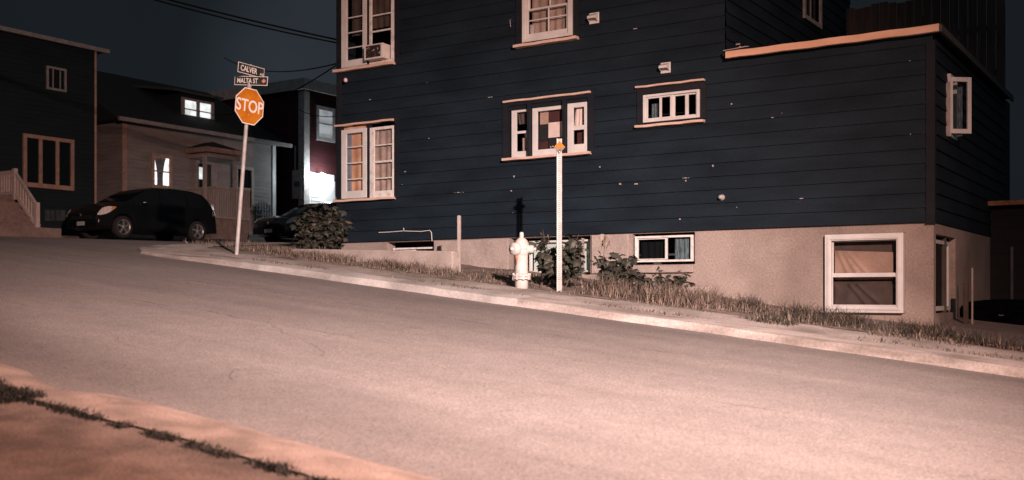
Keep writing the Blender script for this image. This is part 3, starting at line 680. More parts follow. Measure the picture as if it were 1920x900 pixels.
# ---- foundation
FD = -.03   # behind the siding face
def XZ(px, py): return wallpt(px, py, -FD)
FB0 = -.8
def fx(px): return XZ(px, 500)[0]
def fz(px, py): return XZ(px, py)[1]
h_a = (fx(726), fx(813), .50, ZS-.02)
h_b = (fx(957), fx(1107), fz(1000, 516), ZS-.02)
h_c = (fx(1186), fx(1303), fz(1186, 497), ZS-.02)
h_d = (fx(1549), fx(1697), fz(1549, 586.5), fz(1549, 440))
gs0, gs1 = sidept(1753, 500, 0)[0], sidept(1793, 500, 0)[0]
h_e = (.16, 1.42, -.26, .76)
F = MB()
panel(F, LEFT+.03, -.0, FB0, ZS-.004, [h_a, h_b, h_c, h_d], fr, FD)
F.quad((LEFT+.03, .03, FB0), (LEFT+.03, DEP, FB0), (LEFT+.03, DEP, ZS), (LEFT+.03, .03, ZS))
panel(F, .03, DEP, FB0, ZS-.004, [h_e], sd, -.0)
F.quad((0, .03, ZS-.006), (LEFT+.03, .03, ZS-.006), (LEFT+.03, -.0, ZS-.006), (0, 0, ZS-.006))
for h_, dd in ((h_a, -.25), (h_b, -.42), (h_c, -.16), (h_d, -.10)): reveal(F, h_, fr, FD, dd)
reveal(F, h_e, sd, 0, -.09)
F.build('foundation', 'stucco', H)
# pilaster pieces of stucco that stand a little proud, ragged lower ledges
MB().box(fx(816), fx(955), -.012, .028, .25, ZS-.03).build('stucco_pier', 'stucco_light', H, bevel=.01)
MB().box(fx(1111), fx(1180), -.010, .028, .30, ZS-.02).build('stucco_pier', 'stucco_light', H, bevel=.01)
MB().box(PX(1200)+.02, fx(1336), -.10, .02, fz(1200, 600), fz(1200, 538)).build('footing', 'stucco_light', H, bevel=.012)
lg = MB(); lg.box(fx(1187), fx(1302), -.03, .025, fz(1187, 512), fz(1187, 498.5))
lg.build('footing', 'stucco_light', H, bevel=.012)
# basement window a (slit above the garden wall)
def bwin(h_, y, m='white_paint'):
    x0, x1, z0, z1 = h_; mb = MB(); mb.frame(x0+.02, x1-.02, z0+.02, z1-.03, .035, .035, .03, .03, y, y+.05); return mb.build('window', m, H, bevel=.003)
W = bwin((h_a[0]+.05, h_a[1], .5, ZS-.09), .10, 'old_white_paint')
sash(W, h_a[0]+.11, (h_a[0]+h_a[1])/2+.04, .55, ZS-.16, .12, .02, .03, .02, .02, m='old_white_paint')
MB().quad(((h_a[0]+h_a[1])/2+.05, .14, .55), (h_a[1]-.06, .14, .55), (h_a[1]-.06, .14, ZS-.15), ((h_a[0]+h_a[1])/2+.05, .14, ZS-.15)).build('pane', 'glass_dark', W)
# b: recess with mint panel and white frame behind the saplings
W = bwin((h_b[0]+.24, h_b[1]+.01, h_b[2]+.02, ZS-.04), .18)
MB().quad((h_b[0]+.30, .215, h_b[2]+.06), (fx(1094), .215, h_b[2]+.06), (fx(1094), .215, ZS-.10), (h_b[0]+.30, .215, ZS-.10)).build('pane', 'glass', W)
MB().box(h_b[0]+.30, h_b[1]-.1, .26, .28, h_b[2]+.05, ZS-.10).build('blind', 'mint_panel', W)
MB().box(fx(1090), fx(1094), .02, .06, h_b[2]-.1, ZS-.06).build('post', 'stucco_light', W)
# c: slider
W = bwin((h_c[0]+.02, h_c[1]-.01, h_c[2]+.02, ZS-.03), .02, 'old_white_paint')
xm = fx(1247)
sash(W, h_c[0]+.075, xm+.03, h_c[2]+.075, ZS-.095, .035, .015, .035, .015, .015, pane='glass_dark')
MB().quad((xm+.03, .055, h_c[2]+.07), (h_c[1]-.06, .055, h_c[2]+.07), (h_c[1]-.06, .055, ZS-.09), (xm+.03, .055, ZS-.09)).build('pane', 'glass', W)
drape(fx(1262), fx(1298), h_c[2]+.05, ZS-.1, .10, .012, 4, seed=17).build('curtain', 'teal_cloth', W)
drape(fx(1195), fx(1240), h_c[2]+.05, ZS-.1, .14, .012, 4, seed=18).build('curtain', 'cloth_black', W)
# d: large double hung window, tan sheet hanging askew
x0, x1, z0, z1 = h_d
mb = MB(); mb.frame(x0+.006, x1-.006, z0+.006, z1-.006, .085, .085, .09, .085, -.055, .05); W = mb.build('window', 'white_paint', H, bevel=.006)
mb = MB(); mb.frame(x0+.04, x1-.04, z0+.045, z1-.04, .035, .035, .03, .035, -.068, -.05); mb.build('trim_moulding', 'white_paint', W, bevel=.004)
zm = fz(1549, 516)
sash(W, x0+.092, x1-.092, zm-.02, z1-.092, .0, .012, .012, .045, .012)
sash(W, x0+.092, x1-.092, z0+.097, zm+.02, -.03, .012, .012, .014, .05)
# sheet: a tan upper piece and gathered folds
sh = MB(); vs = []; nx, nz = 36, 14
xa, xb = x0+.10, x1-.16
ztop = z1-.25
for j in range(nz+1):
    t = j/nz
    for i in range(nx+1):
        u = i/nx
        fold = sum(.022*math.exp(-((u-(.06+.07*k)-(.22+.12*k)*t)/.030)**2) for k in range(3))
        vs.append((xa+(xb-xa)*u, .085-fold+.006*math.sin(u*9+t*2), ztop-(ztop-zm+.06)*t+.03*(1-u)*(1-t)*1.2))
sh.add(vs, [(j*(nx+1)+i, j*(nx+1)+i+1, (j+1)*(nx+1)+i+1, (j+1)*(nx+1)+i) for j in range(nz) for i in range(nx)], True)
sh.build('curtain', 'curtain_tan', W)
sh = MB(); vs = []
for j in range(nz+1):
    t = j/nz
    for i in range(nx+1):
        u = i/nx
        fold = sum(.03*math.exp(-((u-(.25+.13*k)-(.30+.1*k)*t)/.035)**2) for k in range(2))
        vs.append((xa+(xb-xa+.02)*u, .10-fold, zm-.12-(zm-.12-z0-.10)*t))
sh.add(vs, [(j*(nx+1)+i, j*(nx+1)+i+1, (j+1)*(nx+1)+i+1, (j+1)*(nx+1)+i) for j in range(nz) for i in range(nx)], True)
sh.build('curtain', 'curtain_dark', W)
MB().box(x0+.05, x1-.05, .13, .135, z0+.05, z1-.05).build('blind', 'curtain_dark', W)
# e: side basement window
mb = MB(); mb.frame(h_e[0]+.02, h_e[1]-.10, h_e[2]+.03, h_e[3]-.06, .05, .13, .06, .05, 0, .04)
m2b = MB(); m2b.v = [(-.085+y, x, z) for x, y, z in mb.v]; m2b.f = mb.f; m2b.mi = mb.mi; m2b.sm = mb.sm
W = m2b.build('window', 'white_paint', H, bevel=.004)
MB().quad((-.075, .22, -.2), (-.075, 1.26, -.2), (-.075, 1.26, .66), (-.075, .22, .66)).build('pane', 'glass_dark', W)
drape(.25, 1.22, -.22, .66, 0, .03, 6, seed=19).xf(Matrix.Translation((-.13, 0, 0)) @ Matrix.Rotation(PI/2, 4, 'Z')).build('curtain', 'curtain_beige', W)

# ---- small fixtures on the wall
def hood(px, py, s=.15):
    x, z = wallpt(px, py, -.03)
    mb = MB(); mb.box(x-s/2, x+s/2, -.035, -.018, z-s/2, z+s/2)
    mb.add([(x-s*.42, -.035, z+s*.42), (x+s*.42, -.035, z+s*.42), (x+s*.42, -.13, z+s*.10), (x-s*.42, -.13, z+s*.10), (x-s*.42, -.035, z-s*.36), (x+s*.42, -.035, z-s*.36), (x+s*.42, -.13, z-s*.12), (x-s*.42, -.13, z-s*.12)],
           [(0, 1, 2, 3), (3, 2, 6, 7), (0, 3, 7, 4), (1, 5, 6, 2)])
    v_ = mb.build('wall_vent', 'white_paint', H, bevel=.003)
    g = MB()
    for k in range(5): g.box(x-s*.36+k*s*.17, x-s*.36+k*s*.17+.010, -.125, -.04, z-s*.20, z-s*.19)
    g.build('louvre', 'dark_reflector', v_)
hood(1114, 34, .165); hood(1248, 127, .155)
x, z = wallpt(1353, 370, -.03); mb = MB(); mb.lathe([(0, -.09), (.026, -.09), (.028, -.02), (.042, -.02), (.042, 0)], 12, (x, -.0, z), axis='y'); mb.build('pipe_stub', 'grey_trim', H, fixn=True)
x, z = wallpt(648, 148, -.12); mb = MB(); mb.tube([(x-.10, -.02, z+.03), (x-.05, -.07, z+.03), (x, -.12, z+.01)], .008, 6); mb.lathe([(0, -.04), (.028, -.03), (.036, 0), (.026, .03), (0, .035)], 10, (x, -.12, z-.02)); mb.build('bare_bulb_fitting', 'lamp_pink', H)
x, z = wallpt(958, 40, -.03); MB().tube([(x, -.03, z+.03), (x, -.06, z+.01), (x, -.04, z-.09)], .006, 6).build('wall_hook', 'grey_trim', H)
# loose cable stapled above the slit window
c = MB(); pts = [(710, 436), (730, 435), (757, 433), (790, 434), (806, 432), (809, 436), (810, 452)]
c.tube([(*[wallpt(px, py, -.03)[0]], -.03, wallpt(px, py, -.03)[1]) for px, py in pts], .007, 6); c.build('stapled_cable', 'white_paint', H)
c = MB(); x, z = wallpt(757, 433, -.03); c.tube([(x, -.035, z+.05), (x+.01, -.04, z)], .012, 6); c.build('cable_clip', 'grey_trim', H)
# peeled paint flakes near the roof step
for (px, py, l, t) in ((1384, 83, .06, .02), (1388, 88, .03, .02), (760, 322, .03, .015), (520, 0, 0, 0), (964, 331, .02, .03), (959, 358, .02, .02), (1125, 313, .02, .02), (1163, 345, .03, .025), (1193, 345, .05, .018), (1337, 311, .02, .03), (1286, 339, .02, .02), (1275, 411, .02, .02), (694, 187, .03, .015), (1372, 195, .02, .02)):
    if l == 0: continue
    x, z = wallpt(px, py, -.024); MB().box(x-l/2, x+l/2, -.034, -.024, z-t/2, z+t/2).build('paint_flake', 'stucco_light', H)

# window air conditioner: a thing of its own, sits in the upper left window
x0, x1 = PX(696), PX(731); z0 = ZZ(697, 116.5); z1 = z0+.255
A = thing('air_conditioner', 'small boxy window air conditioner resting in the upper left window', 'air conditioner', 0, 0, 0)
A.location = (*g2w((x0+x1)/2, -.075), z0); cx = (x1-x0)/2
MB().frame(-cx, cx, 0, .255, .02, .055, .03, .02, -.11, -.08).box(-cx+.004, cx-.004, -.08, .25, .004, .25).build('case', 'ac_body', A, bevel=.005)
g = MB(); g.box(-cx+.02, cx-.055, -.094, -.082, .03, .235)
for k in range(11): g.box(-cx+.02, cx-.055, -.100, -.094, .036+k*.018, .042+k*.018)
g.build('grille', 'ac_grille', A)

# privacy fence on the flat roof
R = thing('roof_fence', 'dark weathered plank fence standing on the flat roof edge at upper right', 'fence', 0, 5.0, ROOFZ+.06)
mb = MB(); x = -2.5; k = 0
while x < .05:
    hgt_ = 1.70 if x < -1.0 else 2.5; mb.box(x, x+.135, 0, .02, .02, hgt_+.03*math.sin(k*5)); x += .145; k += 1
mb.build('planks', 'fence_wood', R)
mb = MB(); mb.box(-2.5, .1, .02, .06, .25, .34); mb.box(-2.5, .1, .02, .06, 1.0, 1.09); mb.build('rail', 'fence_wood', R)
for xx in (-2.45, -1.2, .04): MB().box(xx-.045, xx+.045, .06, .15, 0, 1.4).build('post', 'fence_wood', R)

# ------------------------------------------------------------------ garden wall, timber post
Bx0, Bx1, BY = -9.75, -6.44, -1.5
GW = thing('garden_wall', 'low rendered concrete garden wall beside the leafy bush', 'wall', Bx0, BY, hg(Bx0, BY))
zb_ = hg(Bx0, BY)
za_l = .735-zb_; za_r = .625-zb_
L_ = Bx1-Bx0
MB().add([(0, 0, -.5), (L_, 0, -.9), (L_, .16, -.9), (0, .16, -.5), (0, 0, za_l), (L_, 0, za_r), (L_, .16, za_r), (0, .16, za_l)], [(0, 3, 2, 1), (4, 5, 6, 7), (0, 1, 5, 4), (1, 2, 6, 5), (2, 3, 7, 6), (3, 0, 4, 7)]).build('wall', 'stucco_light', GW, bevel=.015)
g = (-6.52, -1.22); z = hg(*g)
P_ = thing('timber_post', 'slim pale upright post at the end of the garden wall', 'post', *g, z)
MB().box(-.026, .026, -.02, .02, -.2, 1.17-z).build('post_shaft', 'stucco_light', P_, bevel=.006)
P_.rotation_euler.z = TH+.3

# ------------------------------------------------------------------ hydrant
g = cast(978, 540, .1); z = hgt(*g)+.1
HY = thing('fire_hydrant', 'white painted fire hydrant on the pavement edge', 'hydrant', *g, z)
HY.rotation_euler.z = 0
s = .745/1.0
def L(prof): return [(r*s, zz*s) for r, zz in prof]
mb = MB(); mb.lathe(L([(0, -.1), (.118, -.1), (.118, .14), (.122, .155)]), 24); mb.lathe(L([(.165, .155), (.165, .185), (.165, .19), (.12, .19)]), 24); mb.lathe(L([(0, .155), (.165, .155)]), 24)
mb.lathe(L([(.168, .200), (.168, .235), (.12, .24)]), 24); mb.lathe(L([(0, .2), (.168, .2)]), 24)
mb.lathe(L([(.118, .19), (.115, .3), (.113, .55), (.118, .60), (.132, .62), (.132, .67), (.125, .69)]), 28)
mb.build('barrel', 'hydrant_paint', HY, fixn=True)
mb = MB(); mb.lathe(L([(.14, .685), (.145, .70), (.145, .72), (.135, .75), (.125, .80), (.10, .85), (.06, .885), (.035, .90), (.035, .91), (.04, .915), (.036, .98), (.025, .995), (0, .998)]), 24); mb.build('bonnet', 'hydrant_paint', HY, fixn=True)
mb = MB()
for k in range(8):
    t = 2*PI*k/8+.2; mb.lathe([(0, .14*s), (.016, .14*s), (.018, .152*s), (.018, .248*s), (.014, .262*s), (0, .262*s)], 6, (.148*s*math.cos(t), .148*s*math.sin(t), 0))
mb.build('flange_bolts', 'hydrant_paint', HY, fixn=True)
def nozzle(ang, r, ln, zc):
    mb = MB(); mb.lathe([(r*.85, 0), (r*.85, ln*.45), (r*1.15, ln*.45), (r*1.2, ln*.55), (r*1.15, ln*.95), (r*.5, ln), (.02, ln), (.02, ln+.03), (0, ln+.03)], 16, axis='x')
    mb.xf(Matrix.Translation((0, 0, zc)) @ Matrix.Rotation(ang, 4, 'Z')); return mb.build('hose_cap', 'hydrant_paint', HY, fixn=True)
nozzle(math.radians(-140), .095*s, .215*s, .69*s); nozzle(math.radians(-12), .062*s, .225*s, .69*s); nozzle(math.radians(150), .055*s, .21*s, .69*s)
mb = MB(); mb.tube([(-.1*s, -.118*s, .60*s), (-.088*s, -.118*s, .52*s), (-.09*s, -.112*s, .42*s)], [.01, .018, .006], 6); mb.build('rust_stain', 'rust', HY)

# ------------------------------------------------------------------ marker post of the hydrant
g = cast(1048.5, 545, .1); z = hgt(*g)+.1
MP = thing('marker_post', 'pale perforated metal post topped by an amber diamond marker', 'post', *g, z)
MP.rotation_euler.z = math.radians(6); D_ = g2w(*g)[1]
ht = (550-260)/2000*D_-z
mb = MB(); mb.box(-.034, -.024, -.012, .022, -.2, ht); mb.box(.024, .034, -.012, .022, -.2, ht)
mb.box(-.024, -.013, .006, .012, -.2, ht); mb.box(.013, .024, .006, .012, -.2, ht)
k = 0; zz = -.0
while zz < ht: mb.box(-.013, .013, .006, .012, zz, min(ht, zz+.0195)); zz += .0254
mb.build('post_shaft', 'galvanised', MP)
zc = (550-276.5)/2000*D_-z; r_ = .077
mb = MB(); mb.add([(-r_, -.03, zc), (0, -.03, zc+r_*1.05), (r_, -.03, zc), (-r_, -.022, zc), (0, -.022, zc+r_*1.05), (r_, -.022, zc), (0, -.045, zc)], [(0, 6, 1), (6, 2, 1), (3, 4, 5), (0, 1, 4, 3), (1, 2, 5, 4)]); mb.build('amber_plate', 'amber_reflector', MP)
mb = MB(); mb.add([(-r_, -.03, zc), (0, -.03, zc-r_*1.05), (r_, -.03, zc), (-r_, -.022, zc), (0, -.022, zc-r_*1.05), (r_, -.022, zc), (0, -.045, zc)], [(0, 1, 6), (6, 1, 2), (3, 5, 4), (0, 3, 4, 1), (1, 4, 5, 2)]); mb.build('dark_plate', 'dark_reflector', MP)
mb = MB()
for q in (-.045, .045): mb.lathe([(0, -.05), (.010, -.05), (.010, -.03)], 8, (0, 0, zc+q), axis='y')
mb.build('bolt', 'chrome', MP)

# ------------------------------------------------------------------ stop sign
def text_mesh(s, size, name, m, parent, mtx, sx=1.0, ext=.0015, bold=.0):
    cu = bpy.data.curves.new(name, 'FONT'); cu.body = s; cu.size = size; cu.extrude = ext; cu.offset = bold
    cu.align_x = 'CENTER'; cu.align_y = 'CENTER'; cu.resolution_u = 4
    ob = bpy.data.objects.new('tmp', cu); COL.objects.link(ob); bpy.context.view_layer.update()
    me = bpy.data.meshes.new_from_object(ob.evaluated_get(bpy.context.evaluated_depsgraph_get()))
    bpy.data.objects.remove(ob); me.name = name; me.materials.clear(); me.materials.append(MATS[m])
    me.transform(mtx @ Matrix.Diagonal((sx, 1, 1, 1)))
    o = bpy.data.objects.new(name, me); COL.objects.link(o); o.parent = parent; return o
g = cast(443.5, 478, .1); z = hgt(*g)+.1
ST = thing('stop_sign', 'leaning stop sign post with an orange octagon and two street name plates', 'stop sign', *g, z)
bx, by = g2w(*g); D_ = by
ST.rotation_euler = (0, math.radians(4.3), 0)
top = (478-122)/2000*D_
STh = bpy.data.objects
pm = MB(); pm.tube([(0, 0, -.3), (0, 0, (478-152)/2000*D_)], .030, 12); pm.build('pole', 'galvanised', ST)
R8 = .5*67/2000*D_/math.cos(PI/8)*1.0
zc = (478-199)/2000*D_
yaw = math.radians(54)
FM = Matrix.Translation((0, 0, zc)) @ Matrix.Rotation(yaw, 4, 'Z') @ Matrix.Translation((0, -.045, 0)) @ Matrix.Rotation(PI/2, 4, 'X')   # local x right, y up, z outward
def octo(r): return [(r*math.cos(PI/8+k*PI/4), r*math.sin(PI/8+k*PI/4)) for k in range(8)]
b_ = MB(); b_.prism(octo(R8), 'z', -.003, 0); b_.xf(FM); pb = b_.build('sign_plate', 'sign_white', ST, fixn=True)
b_ = MB(); b_.prism(octo(R8*.945), 'z', 0.001, .003); b_.xf(FM); b_.build('sign_face', 'sign_orange', pb, fixn=True)
text_mesh('STOP', .265*R8/.3, 'lettering', 'sign_white', pb, FM @ Matrix.Translation((0, -.005, .004)), sx=.84, bold=.004)
for q_ in (zc-.15, zc+.12): MB().box(-.035, .035, -.040, -.028, q_, q_+.03).build('bracket', 'galvanised', ST)
def plate(zc, w_, h_, yaw_, txt, small=None, emb=False, dx=0, sz=.1, tx=0):
    Mx = Matrix.Translation((0, 0, zc)) @ Matrix.Rotation(yaw_, 4, 'Z') @ Matrix.Translation((dx, -.02, 0)) @ Matrix.Rotation(PI/2, 4, 'X')
    a = MB(); a.box(-w_/2, w_/2, -h_/2, h_/2, -.003, 0); a.xf(Mx); p = a.build('name_plate', 'sign_white', ST, fixn=True)
    a = MB(); a.box(-w_/2+.009, w_/2-.009, -h_/2+.009, h_/2-.009, .0008, .003); a.xf(Mx); a.build('plate_face', 'sign_black', p, fixn=True)
    text_mesh(txt, sz, 'lettering', 'sign_white', p, Mx @ Matrix.Translation((tx, -.004, .004)), sx=.74, bold=.0015)
    if small: text_mesh(small, sz*.45, 'lettering', 'sign_white', p, Mx @ Matrix.Translation((w_/2-.050, -.028, .004)), sx=.8, bold=.0005)
    if emb:
        e = MB(); c0 = w_/2-.065
        for (ex, ey, er) in ((0, .016, .016), (-.016, 0, .016), (.016, 0, .016), (0, -.013, .017), (0, 0, .014)):
            e.prism([(c0+ex+er*math.cos(t*PI/5), ey+er*math.sin(t*PI/5)) for t in range(10)], 'z', .0035+er*.02, .0045+er*.05)
        e.xf(Mx); e.build('emblem', 'emblem_pink', p, fixn=True)
    return p
px2m = D_/2000
yc = math.radians(56.8)
plate((478-131)*px2m, 47*px2m/.75, 19*px2m, yc*.95, 'CALVER', 'AVE', dx=.0, sz=.122, tx=-.05)
plate((478-151)*px2m, 60*px2m/.88, 17*px2m, math.radians(-14), 'MALTA ST', emb=True, dx=.035, sz=.105, tx=-.06)
b_ = MB(); b_.tube([(0, 0, (478-152)*px2m), (0, 0, (478-120)*px2m)], .012, 8); b_.lathe([(0, -.03), (.036, -.03), (.036, .02), (.02, .03), (0, .03)], 12, (0, 0, (478-160)*px2m)); b_.build('cap_bracket', 'galvanised', ST, fixn=True)

# ------------------------------------------------------------------ vegetation
def leaf_poly(size, r):
    """five-lobed leaf, folded on the midrib"""
    pts = []
    lob = [(0, -.12), (.28, -.10), (.55, .10), (.36, .22), (.62, .52), (.30, .46), (.22, .62), (0, 1.0), (-.22, .62), (-.30, .46), (-.62, .52), (-.36, .22), (-.55, .10), (-.28, -.10)]
    return [(x*size, y*size, -abs(x)*size*.28+(-.25*size*y*y)) for x, y in lob]
def add_leaf(mb, pos, size, r, droop=None):
    pts = leaf_poly(size, r)
    e = Euler((math.radians(r.uniform(-60, 20)) if droop is None else droop, math.radians(r.uniform(-35, 35)), r.uniform(0, 2*PI))).to_matrix()
    ps = [Vector(pos)+e @ Vector(p) for p in pts]
    c = Vector(pos)+e @ Vector((0, .3*size, 0))
    n = len(ps); mb.add([c]+ps, [(0, i+1, (i+1) % n+1) for i in range(n)])
def bush(name, label, px, py, up, R, Ht, nleaf, size, seed, nst=9, group=None, lean=(0, 0), flat=1.0, gpos=None, pale=.12):
    r = random.Random(seed); g = gpos or cast(px, py, up); z = hg(*g)
    T = thing(name, label, 'plant', *g, z-.02, group=group)
    st = MB(); lv = MB(); tips = []
    for k in range(nst):
        a = 2*PI*k/nst+r.uniform(-.3, .3); rr = R*r.uniform(.35, .95); hh = Ht*r.uniform(.6, 1.0)
        p0 = Vector((r.uniform(-.05, .05), r.uniform(-.05, .05), -.05)); p2 = Vector((rr*math.cos(a)+lean[0], rr*math.sin(a)*flat+lean[1], hh*(1-.45*(rr/R)**2)))
        p1 = p0.lerp(p2, .5)+Vector((0, 0, hh*.15)); P = [p0, p0.lerp(p1, .6)+Vector((r.uniform(-.03, .03),)*3), p1, p2]
        st.tube(P, [.012, .010, .007, .003], 5); tips.append(P)
    for k in range(nleaf):
        P = tips[r.randrange(nst)]; t = r.uniform(.25, 1)**.7; i = min(2, int(t*3)); q = P[i].lerp(P[i+1], t*3-i)
        off = Vector((r.gauss(0, 1), r.gauss(0, 1)*flat, r.gauss(0, .8)))*R*.16
        q2 = q+off; q2.z = max(q2.z, .04)
        lv.m = 1 if r.random() < pale else 0
        add_leaf(lv, q2, size*r.uniform(.6, 1.25), r)
        if k % 4 == 0: st.tube([q, q2], .0025, 3, cap=False)
    st.build('stems', 'stem', T); lv.build('leaves', ['leaf', 'pale_leaf'], T)
    return T
bush('leafy_bush', 'dark leafy bush at the left corner of the navy house', 590, 468, .1, .50, .86, 800, .10, 3, nst=18, gpos=(-9.75, -.72), pale=.03)
g = cast(1020, 543, .1)
bush('sapling', 'broad-leaved dark sapling between the hydrant and the metal post', 0, 0, 0, .42, .92, 420, .12, 5, nst=13, gpos=(-4.5, -1.65), pale=.05)
bush('sapling', 'arching dark sapling just right of the metal post', 0, 0, 0, .42, .66, 300, .11, 8, nst=11, gpos=(-3.85, -1.30), lean=(.08, 0), pale=.06)
bush('sapling', 'low spreading sapling below the small slider basement window', 0, 0, 0, .36, .46, 190, .09, 11, nst=10, gpos=(-3.2, -1.1), lean=(.05, 0), pale=.06)
# tall single shoots with a few pale leaves
r = random.Random(4)
for (gx, gy, ztip, lab) in ((-4.75, -1.75, 431, 'thin shoot with one pinkish leaf reaching up right of the hydrant'), (-3.95, -1.5, 440, 'thin shoot with drooping pale leaves right of the amber marker post')):
    z = hg(gx, gy); D_ = g2w(gx, gy)[1]; zt = (550-ztip)/2000*D_-z
    T = thing('shoot', lab, 'plant', gx, gy, z)
    MB().tube([(0, 0, -.05), (.02, .01, zt*.5), (.06, 0, zt*.85), (.04, -.02, zt)], [.007, .006, .004, .002], 5).build('stem', 'stem', T)
    mb = MB(); n_ = 2 if 'one' in lab else 6
    for k in range(n_): add_leaf(mb, (.04+r.uniform(-.05, .07), r.uniform(-.05, .03), zt-r.uniform(0, .10)), .09 if n_ == 2 else .12, r, math.radians(r.uniform(-110, -60)))
    mb.build('leaves', 'pale_leaf', T)

def blades(mb, x, y, z, hh, r, n=6, spread=.05, dark=.2, wd=.0042):
    for _ in range(n):
        bx, by = x+r.gauss(0, spread), y+r.gauss(0, spread); a = r.uniform(0, 2*PI); l = hh*r.uniform(.45, 1.15); ln = l*r.uniform(.1, 1.5)
        dx, dy = math.cos(a), math.sin(a); px_, py_ = -dy*wd, dx*wd
        zb = z-.015
        mb.m = 1 if r.random() < dark else (2 if r.random() < .4 else 0)
        mb.add([(bx-px_, by-py_, zb), (bx+px_, by+py_, zb), (bx+dx*ln*.4+px_*.7, by+dy*ln*.4+py_*.7, zb+l*.6), (bx+dx*ln*.4-px_*.7, by+dy*ln*.4-py_*.7, zb+l*.6), (bx+dx*ln, by+dy*ln, zb+l)], [(0, 1, 2, 3), (3, 2, 4)])
r = random.Random(21); gr = MB()
def field(n, x0, x1, y0, y1, h0, h1, dark, k=6, clump=None, wd=.006):
    for _ in range(int(n*1.7)):
        x = r.uniform(x0, x1); y = y0+(y1-y0)*r.random()
        if not clump and math.sin(x*4.1)+.8*math.sin(x*9.3+y*5)+.6*math.sin(y*13+x*2)+r.gauss(0, .7) < -.5: continue
        if clump and math.sin(x*clump[0]+clump[1])+.6*math.sin(x*clump[0]*2.7+1)+r.gauss(0, .4) < clump[2]: continue
        blades(gr, x, y, hg(x, y), r.uniform(h0*.6, h1), r, k, .035, dark)
# verge in front of the garden wall
field(620, -9.9, -6.2, -1.98, -1.55, .08, .17, .22, 7)
field(200, -9.9, -6.0, -2.2, -1.7, .03, .08, .15, 6)
field(160, -6.4, -4.6, -2.15, -1.3, .03, .10, .25, 6)
field(260, -6.4, -3.2, -1.4, -.1, .04, .10, .3, 6)
# tall dry clump right of the marker post
field(700, -4.0, -2.3, -2.15, -1.1, .08, .30, .18, 8)
field(320, -2.6, -1.5, -1.8, -.6, .07, .18, .3, 7)
field(760, -2.3, .3, -1.5, -.25, .06, .24, .66, 8)
field(360, -1.6, 2.6, -1.9, -.9, .05, .13, .55, 7)
field(420, .2, 4.5, -1.7, -.9, .06, .16, .6, 8)
field(500, .1, 3.5, -1.6, -1.0, .10, .24, .7, 8)
field(300, -.5, 4.5, -2.3, -1.7, .02, .07, .5, 6)
field(160, -9.5, 4.0, -2.42, -2.2, .02, .06, .4, 5)
# corner verge
field(260, -12, -9.6, -1.9, -.4, .04, .11, .25, 6)
# tufts in the joint between kerb and pavement
field(620, -10.5, 4.5, -3.10, -2.93, .02, .060, .45, 5, clump=(2.1, .3, .25))
field(300, -1.6, 4.0, -2.62, -2.40, .04, .10, .6, 6, clump=(3.3, 1.0, .3))
field(40, -1.35, -.95, -2.75, -2.5, .08, .15, .7, 8)
o = place_g(gr.build('grass', ['straw', 'green_grass', 'stem'])); tag(o, 'dry straw grass and weeds along the verge', None, kind='stuff')
# weeds along the joint of the near kerb
gr = MB()
def nf(n, x0, x1, w_, h0, h1, d, k=7):
    for _ in range(n):
        x = r.uniform(x0, x1); y = -10.62+r.gauss(0, w_); blades(gr, x, y, hgt(x, y)+.09, r.uniform(h0, h1), r, k, .018, d, .0045)
nf(900, -3.6, -2.72, .055, .02, .055, .97, 10); nf(90, -2.7, -2.55, .015, .015, .03, .95)
for a, b, n_ in ((-2.5, -2.05, 170), (-1.95, -1.85, 50), (-1.68, -1.48, 110), (-1.36, -1.05, 120), (-.92, -.62, 120), (-.5, -.2, 60)): nf(n_, a, b, .018, .015, .045, .9)
nf(130, -3.5, 1.0, .012, .01, .025, .4, 4)
nf(200, -5.5, -3.5, .05, .02, .06, .9, 8)
o = place_g(gr.build('near_weeds', ['stem', 'near_weed', 'near_weed'])); tag(o, 'dark weeds growing in the joint of the near kerb', None, kind='stuff')
# scattered litter of grit and dead leaves on the verge
lt = MB()
for _ in range(1500):
    x = r.uniform(-11.5, 4); y = r.uniform(-3.1, -.9) if r.random() < .8 else r.uniform(-4.0, -3.4); s_ = r.uniform(.008, .03); zz = (hg(x, y) if y > -3.2 else hgt(x, y))+.01; s_ *= (.45 if y < -2.3 else 1)
    a = r.uniform(0, PI); dx, dy = math.cos(a)*s_, math.sin(a)*s_
    lt.m = r.randrange(2); lt.add([(x-dx, y-dy, zz), (x+dy*.6, y-dx*.6, zz+s_*.5), (x+dx, y+dy, zz+.004), (x-dy*.6, y+dx*.6, zz+s_*.2)], [(0, 1, 2, 3)])
o = place_g(lt.build('leaf_litter', ['straw', 'stem'])); tag(o, 'dead leaves and grit scattered on the verge', None, kind='stuff')
